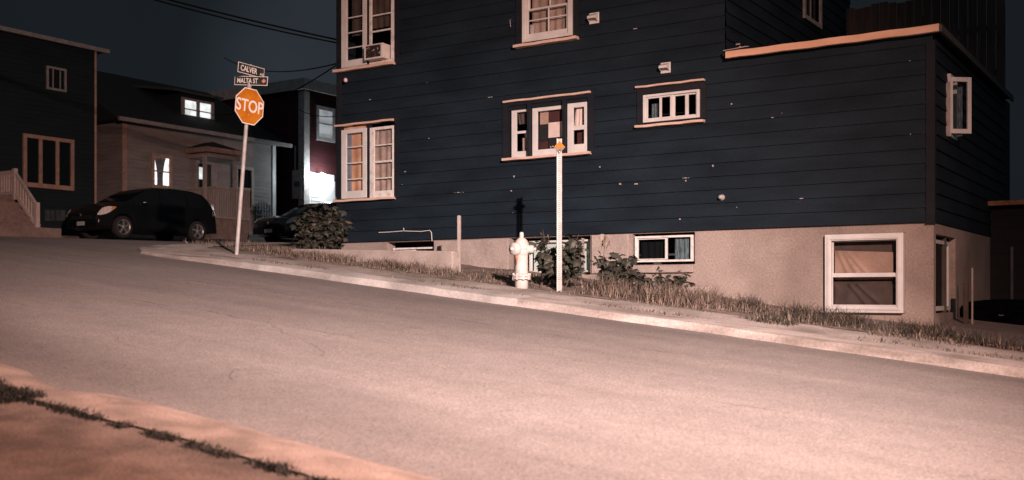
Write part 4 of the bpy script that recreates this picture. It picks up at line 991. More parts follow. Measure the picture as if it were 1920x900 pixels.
# ragged pile of earth at the pavement edge by the right end
# ------------------------------------------------------------------ cars
def make_car(name, label, prof, zbelt, L_, Wd, wheels, paint, wr=.31, side_win=(), ws=None, rw_=None, gx=0, gy=0, rot=0, scale=1.0):
    """prof: top outline [(x,z)] front(+x) to rear, zbelt: function; lofted body"""
    z0 = hgt(gx, gy)
    C_ = thing(name, label, 'car', gx, gy, z0, rot, group='dark cars parked along the crossing street')
    C_.scale = (scale, scale, scale)
    hw = Wd/2
    def top(x):
        for (xa, za), (xb, zb) in zip(prof, prof[1:]):
            if xb <= x <= xa: t = (xa-x)/(xa-xb); return za+(zb-za)*t
        return prof[0][1] if x > prof[0][0] else prof[-1][1]
    xf_, xr_ = prof[0][0], prof[-1][0]
    def halfw(x):
        u = (x-(xf_+xr_)/2)/((xf_-xr_)/2); return hw*(1-.16*abs(u)**4-.05*u*u)
    def bottom(x):
        b = .22+.06*ss((abs(x)-L_*.38)/.3)
        for wx in wheels:
            d = abs(x-wx); ra = wr+.055
            if d < ra: b = max(b, wr+math.sqrt(ra*ra-d*d)*.98)
        return b
    xs = [xf_+(xr_-xf_)*i/90 for i in range(91)]
    def side(x, z):
        tb = min(zbelt(x), top(x)); h_ = halfw(x)
        if z <= tb: return h_*(1-.05*((z-tb*.75)/(tb*.75))**2)
        t = (z-tb)/max(.05, 1.5-tb); return h_*(.985-.20*t)
    vs = []; npt = 0
    for x in xs:
        T = top(x); B = bottom(x); tb = min(zbelt(x), T-.03); zs = []
        row = [(0, B), (halfw(x)*.80, B)]
        for k in range(6): z_ = B+(tb-B)*k/5; row.append((side(x, z_), z_))
        cab = T-tb
        for k in (1, 2, 3): z_ = tb+(cab-.06 if cab > .12 else cab*.5)*k/3; row.append((side(x, z_), z_))
        we = side(x, T); row += [(we*.93, T-.02 if cab > .12 else T-.008), (we*.75, T+.0), (we*.4, T+.012), (0, T+.015)]
        npt = len(row); vs += [(x, y, z_) for y, z_ in row]
    fs = [(i*npt+k, i*npt+k+1, (i+1)*npt+k+1, (i+1)*npt+k) for i in range(len(xs)-1) for k in range(npt-1)]
    mb = MB(); mb.add(vs, fs, True); mb.add([(x, -y, z_) for x, y, z_ in vs], [tuple(reversed(f)) for f in fs], True)
    e = [tuple(range(npt))]
    mb.add(vs[:npt]+[(x, -y, z_) for x, y, z_ in vs[:npt]], [tuple(range(npt))+tuple(range(2*npt-1, npt-1, -1))])
    mb.add(vs[-npt:]+[(x, -y, z_) for x, y, z_ in vs[-npt:]], [tuple(range(npt))+tuple(range(2*npt-1, npt-1, -1))])
    body = mb.build('body', paint, C_)
    # glass
    for sgn in (1, -1):
        for (a, b, inset) in side_win:
            g_ = MB(); vs2 = []; n_ = 8
            for i in range(n_+1):
                x = a+(b-a)*i/n_; zb_ = zbelt(x)+.03; zt = min(top(x)-.085, 9); zt = max(zt, zb_+.01)
                for k in range(4): z_ = zb_+(zt-zb_)*k/3; vs2.append((x, sgn*(side(x, z_)+.006), z_))
            g_.add(vs2, [(i*4+k, i*4+k+1, (i+1)*4+k+1, (i+1)*4+k) for i in range(n_) for k in range(3)], True); g_.build('side_window', 'car_glass', C_)
    for nm_, rng in (('windscreen', ws), ('rear_window', rw_)):
        a, b = rng; vs2 = []
        for i in range(5):
            x = a+(b-a)*i/4
            for k in range(9):
                u = -1+2*k/8; yy = u*side(x, top(x))*.80; vs2.append((x, yy, top(x)+.022-.02*u*u*.3))
        MB().add(vs2, [(i*9+k, i*9+k+1, (i+1)*9+k+1, (i+1)*9+k) for i in range(4) for k in range(8)], True).build(nm_, 'car_glass', C_)
    # wheels
    for wx in wheels:
        for sgn in (1, -1):
            yo = sgn*(halfw(wx)-.01)
            t_ = MB(); t_.lathe([(wr*.70, -.10), (wr*.94, -.10), (wr, -.07), (wr, .07), (wr*.94, .09), (wr*.70, .09)], 28, axis='y'); t_.xf(Matrix.Translation((wx, yo-sgn*.10, wr)) @ Matrix.Scale(sgn, 4, (0, 1, 0)))
            wh = t_.build('wheel', 'tyre', C_, fixn=True)
            q = MB(); q.lathe([(wr*.70, .085), (wr*.66, .09), (wr*.62, .05), (wr*.60, .0)], 28, axis='y')
            for s5 in range(5):
                a5 = s5*2*PI/5+.3; w5_ = .03
                ca, sa = math.cos(a5), math.sin(a5)
                q.add([(ca*.03-sa*w5_, .085, sa*.03+ca*w5_), (ca*.03+sa*w5_, .085, sa*.03-ca*w5_), (ca*wr*.64+sa*w5_*.8, .07, sa*wr*.64-ca*w5_*.8), (ca*wr*.64-sa*w5_*.8, .07, sa*wr*.64+ca*w5_*.8),
                       (ca*.03-sa*w5_, .05, sa*.03+ca*w5_), (ca*.03+sa*w5_, .05, sa*.03-ca*w5_), (ca*wr*.64+sa*w5_*.8, .04, sa*wr*.64-ca*w5_*.8), (ca*wr*.64-sa*w5_*.8, .04, sa*wr*.64+ca*w5_*.8)],
                      [(0, 1, 2, 3), (0, 3, 7, 4), (1, 5, 6, 2), (4, 7, 6, 5)])
            q.lathe([(.045, .03), (.045, .09), (.03, .098), (0, .098)], 12, axis='y')
            q.xf(Matrix.Translation((wx, yo-sgn*.10, wr)) @ Matrix.Scale(sgn, 4, (0, 1, 0))); q.build('rim', 'alloy', wh, fixn=True)
            bk = MB(); bk.lathe([(0, -.02), (wr*.66, -.02)], 20, axis='y'); bk.xf(Matrix.Translation((wx, yo-sgn*.10, wr))); bk.build('hub_plate', 'tyre', wh)
    # mirrors
    mx_ = ws[0]-.28 if False else ws[0]-.45
    for sgn in (1, -1):
        m_ = MB(); zb_ = zbelt(mx_)+.06; yy = sgn*(side(mx_, zb_)+.09)
        m_.lathe([(0, -.09), (.05, -.08), (.07, -.02), (.07, .05), (.045, .085), (0, .09)], 10, axis='y'); m_.xf(Matrix.Translation((mx_, yy, zb_+.03)) @ Matrix.Diagonal((.8, 1, .9, 1))); mm = m_.build('mirror', paint, C_, fixn=True)
        g_ = MB(); g_.box(mx_+.03, mx_+.062, yy-.055, yy+.055, zb_+.025, zb_+.05); g_.build('mirror_repeater', 'headlight_glass', mm, bevel=.01)
    # lamps
    for sgn in (1, -1):
        hl_ = MB(); vs2 = []
        n_ = 8
        for i in range(n_+1):
            t = i/n_; x = xf_-.03-.52*t; zc_ = .66+.18*t; hh_ = .085*math.sin(PI*min(1, .18+.82*t))+.012
            for k in range(4):
                z_ = min(zc_-hh_+2*hh_*k/3, top(x)-.005)
                vs2.append((x+.004, sgn*(side(x, z_)+.008), z_))
        hl_.add(vs2, [(i*4+k, i*4+k+1, (i+1)*4+k+1, (i+1)*4+k) for i in range(n_) for k in range(3)], True); h0 = hl_.build('headlight', 'headlight_glass', C_)
        am = MB(); am.add([vs2[i*4+k] for i in (6, 7, 8) for k in range(4)], [(i*4+k, i*4+k+1, (i+1)*4+k+1, (i+1)*4+k) for i in range(2) for k in range(3)], True); am.xf(Matrix.Translation((0, sgn*.004, .002))); am.build('indicator', 'indicator_amber', h0)
        fb_ = MB(); x_ = xf_-.10
        fb_.lathe([(0, -.02), (.06, -.02), (.075, 0), (0, .03)], 12, axis='x'); fb_.xf(Matrix.Translation((x_+.04, sgn*halfw(x_)*.90, .44))); fb_.build('fog_lamp', 'headlight_glass', C_, fixn=True)
        tl = MB(); x_ = xr_+.06
        for (za, zb2) in ((.80, .95), (1.0, 1.16)):
            tl.add([(x_-.02, sgn*(side(x_, za)-.0), za), (x_+.14, sgn*(side(x_+.14, za)+.008), za), (x_+.16, sgn*(side(x_+.16, zb2)+.008), zb2), (x_-.01, sgn*(side(x_, zb2)-.01), zb2)], [(0, 1, 2, 3)])
        tl.build('tail_light', 'tail_lens', C_)
    gm = MB(); gm.box(xf_-.01, xf_+.02, -.45, .45, .50, .60)
    for k in range(3): gm.box(xf_+.018, xf_+.026, -.44, .44, .515+k*.03, .522+k*.03)
    gm.build('grille', 'dark_void', C_)
    gm = MB(); gm.lathe([(0, .0), (.05, 0), (.05, .012), (0, .014)], 14, axis='x'); gm.xf(Matrix.Translation((xf_+.02, 0, .62))); gm.build('bonnet_badge', 'chrome', C_, fixn=True)
    gm = MB(); gm.box(xf_+.005, xf_+.02, -.16, .16, .33, .44); gm.build('number_plate', 'plate_white', C_)
    for dx_ in (.42, -.55):
        dh = MB(); z_ = .93; dh.box(dx_-.09, dx_+.09, -(side(dx_, z_)+.03), -(side(dx_, z_)+.01), z_-.012, z_+.012); dh.build('door_handle', paint, C_, bevel=.006)
    return C_
profA = [(2.10, .50), (2.06, .68), (1.9, .84), (1.55, .95), (1.15, 1.03), (.75, 1.26), (.35, 1.45), (0, 1.52), (-.6, 1.545), (-1.2, 1.52), (-1.62, 1.45), (-1.80, 1.30), (-1.95, 1.02), (-2.03, .85), (-2.10, .60), (-2.12, .40)]
belt = lambda x: .93+.06*max(0, (-x+.3)/2)+(.0)
CAR_ROT = -PI/2      # heading towards -y of the street frame
make_car('parked_car', 'black compact hatchback parked in front of the beige bungalow', profA, belt, 4.2, 1.72, (1.30, -1.30), 'car_paint', side_win=((.95, .10, 0), (.04, -.85, 0), (-.95, -1.50, 0)), ws=(1.10, .42), rw_=(-1.66, -1.92), gx=-21.9, gy=5.05, rot=CAR_ROT, scale=.95)
profB = [(2.25, .48), (2.20, .66), (2.0, .80), (1.5, .90), (.95, .97), (.55, 1.20), (.15, 1.38), (-.3, 1.44), (-.9, 1.42), (-1.35, 1.30), (-1.75, 1.06), (-2.15, .98), (-2.25, .80), (-2.28, .42)]
make_car('parked_car', 'dark saloon car half hidden behind the leafy bush', profB, belt, 4.5, 1.76, (1.38, -1.38), 'car_paint_blue', side_win=((.75, -.02, 0), (-.10, -.85, 0), (-.9, -1.35, 0)), ws=(.92, .25), rw_=(-1.32, -1.72), gx=-21.6, gy=11.7, rot=CAR_ROT)

# ------------------------------------------------------------------ houses beyond the crossing; local x = along the street frame y, built with outward = +x of the frame
def far_siding(mb, a, b, z0, z1, holes, f, course=.13): siding(mb, a, b, z0, z1, holes, course, f, .014)
def SP(px, py, gx): return sidept(px, py, gx)
# --- house 1 (left, charcoal)
GX1 = -24.0; y1 = sidept(180, 300, GX1)[0]
zb1 = hgt(GX1, 3)+.05
h1 = thing('house', 'charcoal two storey house at far left with a triple window and white railed steps', 'house', GX1, y1, zb1)
f1 = lambda s, d, z: (d, s, z)
def L1(px, py): a, z = sidept(px, py, GX1); return a-y1, z-zb1
ya0, _ = L1(42, 300); ya1, _ = L1(137, 300); zt_ = L1(42, 250)[1]; zb_ = L1(137, 358)[1]
wb0 = L1(86, 125); wb1 = L1(123, 172); wbz = (L1(86, 167)[1], L1(86, 123)[1])
Hh = 6.98-zb1
mb = MB(); far_siding(mb, -9, 0, -.2, Hh, [(ya0, ya1, zb_, zt_), (wb0[0], wb1[0], wbz[0], wbz[1])], f1)
mb.quad((0, 0, -.2), (-8, 0, -.2), (-8, 0, Hh), (0, 0, Hh)); mb.quad((0, -9, -.2), (-8, -9, -.2), (-8, -9, Hh), (0, -9, Hh)); mb.build('wall', 'charcoal_siding', h1)
MB().box(-8.2, .12, -9.2, .25, Hh, Hh+.08).build('roof', 'dark_roof', h1)
MB().box(.12, .22, -9.2, .3, Hh-.02, Hh+.09).build('gutter', 'grey_trim', h1)
MB().tube([(.06, -.06, 0), (.06, -.06, Hh)], .035, 8).build('downpipe', 'warm_trim', h1)
mb = MB(); mb.frame(ya0, ya1, zb_, zt_, .10, .10, .12, .10, 0, .06); tt = (ya1-ya0)/3
for k in (1, 2): mb.box(ya0+tt*k-.05, ya0+tt*k+.05, 0, .05, zb_+.12, zt_-.1)
v2 = MB(); v2.v = [(y, x, z) for x, y, z in mb.v]; v2.f = mb.f; v2.mi = mb.mi; v2.sm = mb.sm; W = v2.build('window', 'warm_trim', h1, fixn=True)
MB().quad((.02, ya0+.1, zb_+.1), (.02, ya1-.1, zb_+.1), (.02, ya1-.1, zt_-.1), (.02, ya0+.1, zt_-.1)).build('pane', 'car_glass', W)
mb = MB(); mb.frame(wb0[0], wb1[0], wbz[0], wbz[1], .06, .06, .06, .06, 0, .05); m_ = (wb0[0]+wb1[0])/2; mb.box(m_-.12, m_-.09, 0, .04, wbz[0], wbz[1]); mb.box(m_+.1, m_+.13, 0, .04, wbz[0], wbz[1])
v2 = MB(); v2.v = [(y, x, z) for x, y, z in mb.v]; v2.f = mb.f; v2.mi = mb.mi; v2.sm = mb.sm; W = v2.build('window', 'grey_trim', h1, fixn=True)
MB().quad((.02, wb0[0]+.05, wbz[0]), (.02, wb1[0]-.05, wbz[0]), (.02, wb1[0]-.05, wbz[1]), (.02, wb0[0]+.05, wbz[1])).build('pane', 'car_glass', W)
# landing along the front and a flight that comes down towards the street
LD = 1.05; nstep = 5
ys = sidept(28, 340, GX1+LD)[0]-y1                     # side of the flight, right hand railing
Yt = AY-(GX1+LD)*CC+(ys+y1)*SS
tl_ = (550-367)/2000*Yt-zb1; rt = (550-319)/2000*Yt-zb1
stp = MB(); stp.box(.03, LD, -9, ys, -.3, tl_)
sh_ = tl_/nstep; tr = .24
for k in range(nstep-1): stp.box(LD, LD+tr*(k+1), -9+k*.01, ys-.02*0, (-.3 if k == 0 else tl_-sh_*(k+2)+.0) if False else -.3+k*.001, tl_-sh_*(k+1)) if False else stp.box(LD+tr*k+(.0 if k else .0), LD+tr*(k+1), -9, ys+.02+k*.03, -.3, tl_-sh_*(k+1))
stp.build('steps', 'step_concrete', h1)
MB().box(LD+tr*(nstep-1), LD+tr*(nstep-1)+.5, -9, ys+.35, -.3, .06).build('bottom_step', 'step_concrete', h1)
rl = MB(); xe = LD+tr*(nstep-1); hr = rt-tl_
def slope(z_a, z_b, h_): 
    rl.add([(LD, ys-.03, z_a), (xe, ys-.03, z_b), (xe, ys+.03, z_b), (LD, ys+.03, z_a), (LD, ys-.03, z_a+h_), (xe, ys-.03, z_b+h_), (xe, ys+.03, z_b+h_), (LD, ys+.03, z_a+h_)], [(0, 3, 2, 1), (4, 5, 6, 7), (0, 1, 5, 4), (1, 2, 6, 5), (2, 3, 7, 6), (3, 0, 4, 7)])
slope(rt-.09, hr-.09+.03, .09); slope(tl_+.02, .05, .12)
for k in range(1, 8):
    t = k/8; x = LD+(xe-LD)*t; rl.box(x-.02, x+.02, ys-.02, ys+.02, tl_+.03+(.05-tl_)*t, rt-.05+(hr+.03-rt)*t)
rl.box(.05, LD, ys-.03, ys+.03, rt-.09, rt); rl.box(.05, LD, ys-.03, ys+.03, tl_+.03, tl_+.12)
x = .12
while x < LD-.08: rl.box(x-.02, x+.02, ys-.02, ys+.02, tl_+.12, rt-.09); x += .11
rl.box(LD-.05, LD+.05, ys-.05, ys+.05, tl_-.1, rt+.04); rl.box(xe-.05, xe+.05, ys-.05, ys+.05, 0, hr+.06)
rl.build('stair_railing', 'rail_white', h1)
bs = MB()
for k in range(4): c_ = L1(88+k*9, 404); bs.box(.02, .05, c_[0]-.09, c_[0]+.09, c_[1]-.15, c_[1]+.15)
bs.build('basement_pane', 'bin_plastic', h1)

# --- house 2 (beige bungalow with porch)
GX2 = -25.5; y2a = sidept(230, 300, GX2)[0]; y2b = sidept(515, 300, GX2)[0]; zb2 = hgt(GX2, 10)+.05
h2 = thing('house', 'small beige clapboard bungalow with a lit dormer and a wooden porch', 'house', GX2, y2a, zb2)
def L2(px, py, dx=0): a, z = sidept(px, py, GX2+dx); return a-y2a, z-zb2
Lh = y2b-y2a; E2 = 5.36-zb2
def r2(px0, px1, pt, pb): a, zt = L2(px0, pt); _, zb_ = L2(px0, pb); b, _ = L2(px1, pt); return (a, b, zb_, zt)
wA = r2(283, 322, 287, 352); wD = r2(366, 400, 300, 375); wB = r2(440, 475, 310, 393)
mb = MB(); far_siding(mb, 0, Lh, .0, E2, [wA, wD, wB], f1)
far_siding(mb, 0, 7, .0, E2, [], lambda s, d, z: (-s, -d, z)); mb.quad((0, Lh, 0), (-7, Lh, 0), (-7, Lh, E2), (0, Lh, E2))
mb.build('wall', 'beige_siding', h2)
MB().box(-7, -.02, .02, Lh-.02, -.4, .0).box(-.02, .05, -.0, Lh, -.4, .18).build('foundation', 'concrete', h2)
cb = MB(); cb.box(.0, .035, -.03, .13, 0, E2); cb.build('corner_board', 'warm_trim', h2)
cb = MB(); cb.box(.0, .035, Lh-.13, Lh+.03, 0, E2); cb.build('corner_board', 'white_paint', h2)
rf = MB(); ridge = E2+2.3; rf.add([(.45, -.5, E2), (.45, Lh+.35, E2), (-3.6, Lh+.1, ridge), (-3.6, -.3, ridge), (-7.4, -.5, E2), (-7.4, Lh+.35, E2)], [(0, 1, 2, 3), (3, 2, 5, 4), (0, 3, 4), (1, 5, 2), (0, 4, 5, 1)])
R2 = rf.build('roof', 'dark_roof', h2, fixn=True)
MB().box(.45, .55, -.5, Lh+.35, E2-.06, E2+.06).build('gutter', 'grey_trim', R2)
# dormer
D2x = -.9
def LD(px, py): a, z = sidept(px, py, GX2+D2x); return a-y2a, z-zb2
da, db = LD(338, 200)[0], LD(402, 200)[0]; dzb, dzt = LD(338, 222)[1], LD(338, 180)[1]
dm = MB(); dm.box(D2x-2.2, D2x, da, db, dzb-.6, dzt+.12); DM = dm.build('dormer', 'charcoal_siding', h2)
dr = MB(); dr.add([(D2x+.25, da-.45, dzt+.10), (D2x+.25, db+.2, dzt+.10), (D2x-2.4, db+.2, dzt+.5), (D2x-2.4, da-.45, dzt+.5), (D2x+.25, da-.45, dzt+.18), (D2x+.25, db+.2, dzt+.18), (D2x-2.4, db+.2, dzt+.58), (D2x-2.4, da-.45, dzt+.58)], [(0, 3, 2, 1), (4, 5, 6, 7), (0, 1, 5, 4), (1, 2, 6, 5), (2, 3, 7, 6), (3, 0, 4, 7)]); dr.build('dormer_roof', 'soffit', DM)
wa, wb_, = LD(342, 200)[0], LD(398, 200)[0]; wz0, wz1 = LD(342, 224)[1], LD(342, 182)[1]
fm = MB(); fm.box(D2x+.001, D2x+.04, wa, wb_, wz0, wz0+.09); fm.box(D2x+.001, D2x+.04, wa, wb_, wz1-.08, wz1)
for yy in (wa-.06, wb_-.08, (wa+wb_)/2-.07): fm.box(D2x+.0015, D2x+.041, yy, yy+.14, wz0+.002, wz1-.002)
fm.box(D2x+.01, D2x+.03, wa, wb_, (wz0+wz1)/2-.02, (wz0+wz1)/2+.02)
FMo = fm.build('dormer_window', 'grey_trim', DM)
MB().quad((D2x+.006, wa+.05, wz0+.05), (D2x+.006, wb_-.05, wz0+.05), (D2x+.006, wb_-.05, wz1-.05), (D2x+.006, wa+.05, wz1-.05)).build('lit_pane', 'lit_window', h2)
# windows of the front
def fwin(w_, m, rail=True):
    mb = MB(); a, b, c_, d_ = w_; t = .11; mb.box(.0, .05, a, a+t, c_, d_); mb.box(.0, .05, b-t, b, c_, d_); mb.box(.0, .05, a+t, b-t, c_, c_+t); mb.box(.0, .05, a+t, b-t, d_-t, d_)
    if rail: mb.box(-.01, .035, a+t, b-t, (c_+d_)/2-.02, (c_+d_)/2+.02)
    return mb.build('window', m, h2)
W = fwin(wA, 'warm_trim'); a, b, c_, d_ = wA
MB().quad((-.12, a+.02, c_), (-.12, b-.02, c_), (-.12, b-.02, d_), (-.12, a+.02, d_)).build('lit_room', 'lit_window_warm', W)
q = MB(); vs = []
for j in range(9):
    t = j/8; wdt = (b-a-.22)/2*(0.80-.42*math.sin(PI*(t**.8)*.62)); cy_ = (a+b)/2
    for i in range(13): u = -1+i/6; vs.append((-.07+.012*math.sin(i*2.1), cy_+u*wdt, d_-.1-(d_-c_-.15)*t))
q.add(vs, [(j*13+i, j*13+i+1, (j+1)*13+i+1, (j+1)*13+i) for j in range(8) for i in range(12)], True); q.build('curtain', 'curtain_blue', W)
W = fwin(wB, 'grey_trim'); a, b, c_, d_ = wB
MB().quad((.005, a+.1, c_), (.005, b-.1, c_), (.005, b-.1, d_), (.005, a+.1, d_)).build('pane', 'car_glass', W)
a, b, c_, d_ = wD; mb = MB(); mb.box(0, .05, a, a+.09, c_, d_); mb.box(0, .05, b-.09, b, c_, d_); mb.box(0, .05, a+.09, b-.09, d_-.1, d_); W = mb.build('door_frame', 'grey_trim', h2)
mb = MB(); mb.box(-.04, .0, a+.09, b-.09, c_, d_-.1); W2_ = mb.build('door', 'bin_plastic', h2)
MB().quad((.004, a+.16, (c_+d_)/2+.05), (.004, b-.35, (c_+d_)/2+.05), (.004, b-.35, d_-.22), (.004, a+.16, d_-.22)).build('door_pane', 'lit_window', W2_)
# porch
gya = sidept(349, 400, GX2)[0]; pd = wallpt(404.5, 400, gya)[0]-GX2
pa = gya-y2a; pb_ = sidept(468, 400, GX2+pd)[0]-y2a; pa0 = pa
zrail = (550-352)/2000*(AY-(GX2+pd)*CC+(pa+y2a)*SS)-zb2; zdeck = zrail-.92
PO = MB()
PO.box(.02, pd, pa, pb_, zdeck-.06, zdeck); po = PO.build('porch_deck', 'porch_wood', h2)
sk_ = MB(); sk_.box(pd-.03, pd, pa+.03, pb_-.03, 0, zdeck-.07); sk_.box(.03, pd-.03, pa+.0, pa+.03, 0, zdeck-.07); sk_.build('porch_skirt', 'step_concrete', h2)
bal = MB(); y = pa+.02
while y < pb_: bal.box(pd-.05, pd-.02, y, y+.045, zdeck-.04, zrail); y += .095
x = .06
while x < pd: bal.box(x, x+.045, pa+.02, pa+.045, zdeck-.04, zrail); x += .085
bal.box(pd-.07, pd+.01, pa-.02, pb_+.02, zrail, zrail+.05); bal.box(.03, pd-.07, pa-.02, pa+.06, zrail, zrail+.05)
bal.build('porch_railing', 'porch_wood', h2)
gyr = sidept(346, 400, GX2)[0]; pr_ = wallpt(388, 400, gyr)[0]-GX2; ra_ = gyr-y2a; rb_ = sidept(456, 400, GX2+pr_)[0]-y2a
Yr_ = AY-(GX2+pr_)*CC+gyr*SS
ez1 = (550-274)/2000*Yr_-zb2; ez0 = (550-283)/2000*Yr_-zb2; prz = (550-292)/2000*Yr_-zb2
MB().box(.03, pr_-.10, ra_+.12, rb_-.08, prz, ez0-.03).build('porch_beam', 'porch_wood', h2)
MB().box(.03, pr_, ra_, rb_, ez0, ez1).build('porch_eave', 'warm_trim', h2)
prf = MB(); cyy = (ra_+rb_)/2; prf.add([(pr_, ra_, ez1+.002), (pr_, rb_, ez1+.002), (.03, rb_, ez1+.002), (.03, ra_, ez1+.002), (pr_*.45, cyy, ez1+.28), (.03, cyy, ez1+.28)], [(0, 1, 4), (1, 2, 5, 4), (0, 4, 5, 3)]); prf.build('porch_roof', 'dark_roof', h2)
for px_, dx_, m_, hw_ in ((384, .12, 'porch_wood', .05), (440, .12, 'grey_trim', .05)):
    yy = sidept(px_, 400, GX2+pr_-dx_)[0]-y2a
    MB().box(pr_-dx_-hw_, pr_-dx_+hw_, yy-hw_, yy+hw_, zdeck, prz).build('porch_post', m_, h2)
yy = sidept(401, 400, GX2+.10)[0]-y2a
MB().box(.06, .16, yy-.09, yy+.09, zdeck, prz-.12).build('door_casing', 'grey_trim', h2)
gt_, zt_t = sidept(480, 378, GX2+.12); gt2 = sidept(505, 378, GX2+.12)[0]; zb_t = sidept(480, 417, GX2+.12)[1]
TR = thing('trellis', 'dark slatted trellis leaning on the right end of the beige bungalow', 'trellis', GX2+.12, gt_, zb_t)
mb = MB(); wd_ = gt2-gt_; ht_ = zt_t-zb_t
for k in range(6): y = wd_*k/5; mb.box(0, .03, y-.025, y+.025, 0, ht_*(1 if 0 < k < 5 else .85))
for k in range(4): z = ht_*(.08+.25*k); mb.box(.03, .05, -.03, wd_+.03, z, z+.05)
mb.build('slats', 'bin_plastic', TR)

# --- house 3 (red, bright porch lamp)
GX3 = -25.0; y3 = sidept(570, 300, GX3)[0]; zb3 = hgt(GX3, 14)+.0
h3 = thing('house', 'dark red two storey house with a glaring white lamp over its door', 'house', GX3, y3, zb3)
def L3(px, py): a, z = sidept(px, py, GX3); return a-y3, z-zb3
T3 = 7.75-zb3
def r3(px0, px1, pt, pb): a, zt = L3(px0, pt); _, zb_ = L3(px0, pb); b, _ = L3(px1, pt); return (a, b, zb_, zt)
w3a = r3(592, 627, 197, 262)
dr_ = r3(580, 628, 322, 395)
mb = MB(); far_siding(mb, 0, 9, -.3, T3, [w3a, dr_], f1); far_siding(mb, 0, 8, -.3, T3, [], lambda s, d, z: (-s, -d, z)); mb.quad((0, 9, -.3), (-8, 9, -.3), (-8, 9, T3), (0, 9, T3)); mb.build('wall', 'red_siding', h3)
MB().box(-8.2, .25, -.25, 9.2, T3, T3+.1).build('roof', 'dark_roof', h3)
mb = MB(); mb.box(.25, .30, -.3, 9.2, T3-.28, T3+.12); mb.box(-8.2, .25, -.30, -.25, T3-.28, T3+.12); mb.build('fascia', 'grey_trim', h3)
MB().box(-.02, .04, -.03, .25, -.2, T3-.28).box(-.25, -.02, -.035, -.005, -.2, T3-.28).build('corner_board', 'grey_trim', h3)
a, b, c_, d_ = w3a; mb = MB(); t = .14; mb.box(.0, .05, a, a+t, c_, d_); mb.box(.0, .05, b-t, b, c_, d_); mb.box(.0, .05, a+t, b-t, c_, c_+t); mb.box(.0, .05, a+t, b-t, d_-t, d_); mb.box(.0, .04, a+t, b-t, (c_+d_)/2-.03, (c_+d_)/2+.03); W = mb.build('window', 'grey_trim', h3)
MB().quad((.01, a+.12, c_+.1), (.01, b-.12, c_+.1), (.01, b-.12, d_-.1), (.01, a+.12, d_-.1)).build('pane', 'dim_window', W)
a, b, c_, d_ = dr_
mb = MB(); mb.box(-.08, -.03, a, b, c_, d_); DO = mb.build('entrance_panel', 'white_paint', h3)
mb = MB(); mb.box(-.03, .0, (a+b)/2-.1, (a+b)/2+.75, c_, d_-.25); mb.build('door', 'white_paint', DO, bevel=.02)
mb = MB()
for k in range(9): mb.box(-.03, -.01, a+.15, a+.9, c_+.1+k*.14, c_+.17+k*.14)
mb.build('shutter', 'white_paint', DO)
# porch deck railing in front of the door
mb = MB(); ra, rb = L3(598, 380)[0], L3(632, 380)[0]; rz = L3(598, 374)[1]
mb.box(.9, .96, ra, rb, rz-.06, rz); mb.box(.9, .96, ra, rb, rz-.72, rz-.64); y = ra
while y < rb: mb.box(.91, .95, y, y+.06, rz-.64, rz-.06); y += .17
mb.box(.86, 1.0, ra-.02, ra+.10, rz-1.8, rz+.05); mb.build('porch_railing', 'white_paint', h3)
MB().box(.02, 1.0, a-.3, b+1.5, c_-.1, c_-.02).build('porch_deck', 'porch_wood', h3)
# meter box on the shaded side wall
tx = (560-960)/2000
mb = MB(); 
def N3(px, py): x, z = wallpt(px, py, y3); return x-GX3, z-zb3
q0 = N3(552, 320); q1 = N3(569, 372)
MB().box(q0[0], q1[0], -.12, -.0, q1[1], q0[1]).build('meter_board', 'grey_trim', h3)
MB().tube([(q0[0]+.12, -.08, q0[1]), (q0[0]+.12, -.08, q0[1]+.9)], .03, 6).build('meter_conduit', 'grey_trim', h3)
mb = MB(); mb.lathe([(0, -.10), (.11, -.10), (.11, 0)], 14, ((q0[0]+q1[0])/2+.05, -.12, (q0[1]+q1[1])/2), axis='y'); mb.build('meter', 'bin_plastic', h3, fixn=True)
lz = L3(594, 330)
lampm = MB(); lampm.lathe([(0, -.09), (.07, -.07), (.09, 0), (.07, .07), (0, .09)], 12, (.28, lz[0]+.0, lz[1])); PL = lampm.build('porch_lamp', 'porch_bulb', h3)
MB().box(.0, .28, lz[0]-.02, lz[0]+.02, lz[1]+.08, lz[1]+.11).build('lamp_arm', 'grey_trim', h3)
pld = bpy.data.lights.new('porch_light', 'POINT'); plo = bpy.data.objects.new('porch_light', pld); COL.objects.link(plo)
plo.location = (*g2w(GX3+.48, y3+lz[0]), zb3+lz[1]); pld.energy = 130; pld.color = (.86, .95, 1.0); pld.shadow_soft_size = .08

# ------------------------------------------------------------------ neighbour on the right, behind the house
NX, NY = 1.6, 4.2
nb = thing('shed', 'black neighbouring outbuilding with a rusty roof edge at far right', 'shed', NX, NY, hgt(NX, NY)-.6)
zbn = hgt(NX, NY)-.6
a_, zr_ = wallpt(1813, 386, NY)
mb = MB(); siding(mb, a_-NX+.3, 9, 0, zr_-zbn, [], .2, lambda s, d, z: (s, -d, z), .01); mb.quad((a_-NX+.3, 0, 0), (a_-NX+.3, 5, 0), (a_-NX+.3, 5, zr_-zbn), (a_-NX+.3, 0, zr_-zbn)); mb.build('wall', 'black_house', nb)
MB().box(a_-NX, 9, -.25, -.18, zr_-zbn-.03, zr_-zbn+.04).build('roof_edge', 'rust', nb)
MB().box(a_-NX+.02, 9, -.17, 5, zr_-zbn+.0, zr_-zbn+.05).build('roof', 'dark_roof', nb)
MB().box(a_-NX+.65, a_-NX+.69, -.05, -.02, 0, 1.7).build('downpipe', 'bin_plastic', nb)
MB().box(a_-NX+.95, a_-NX+1.7, -.04, -.012, 0, 2.2).build('door', 'bin_plastic', nb)
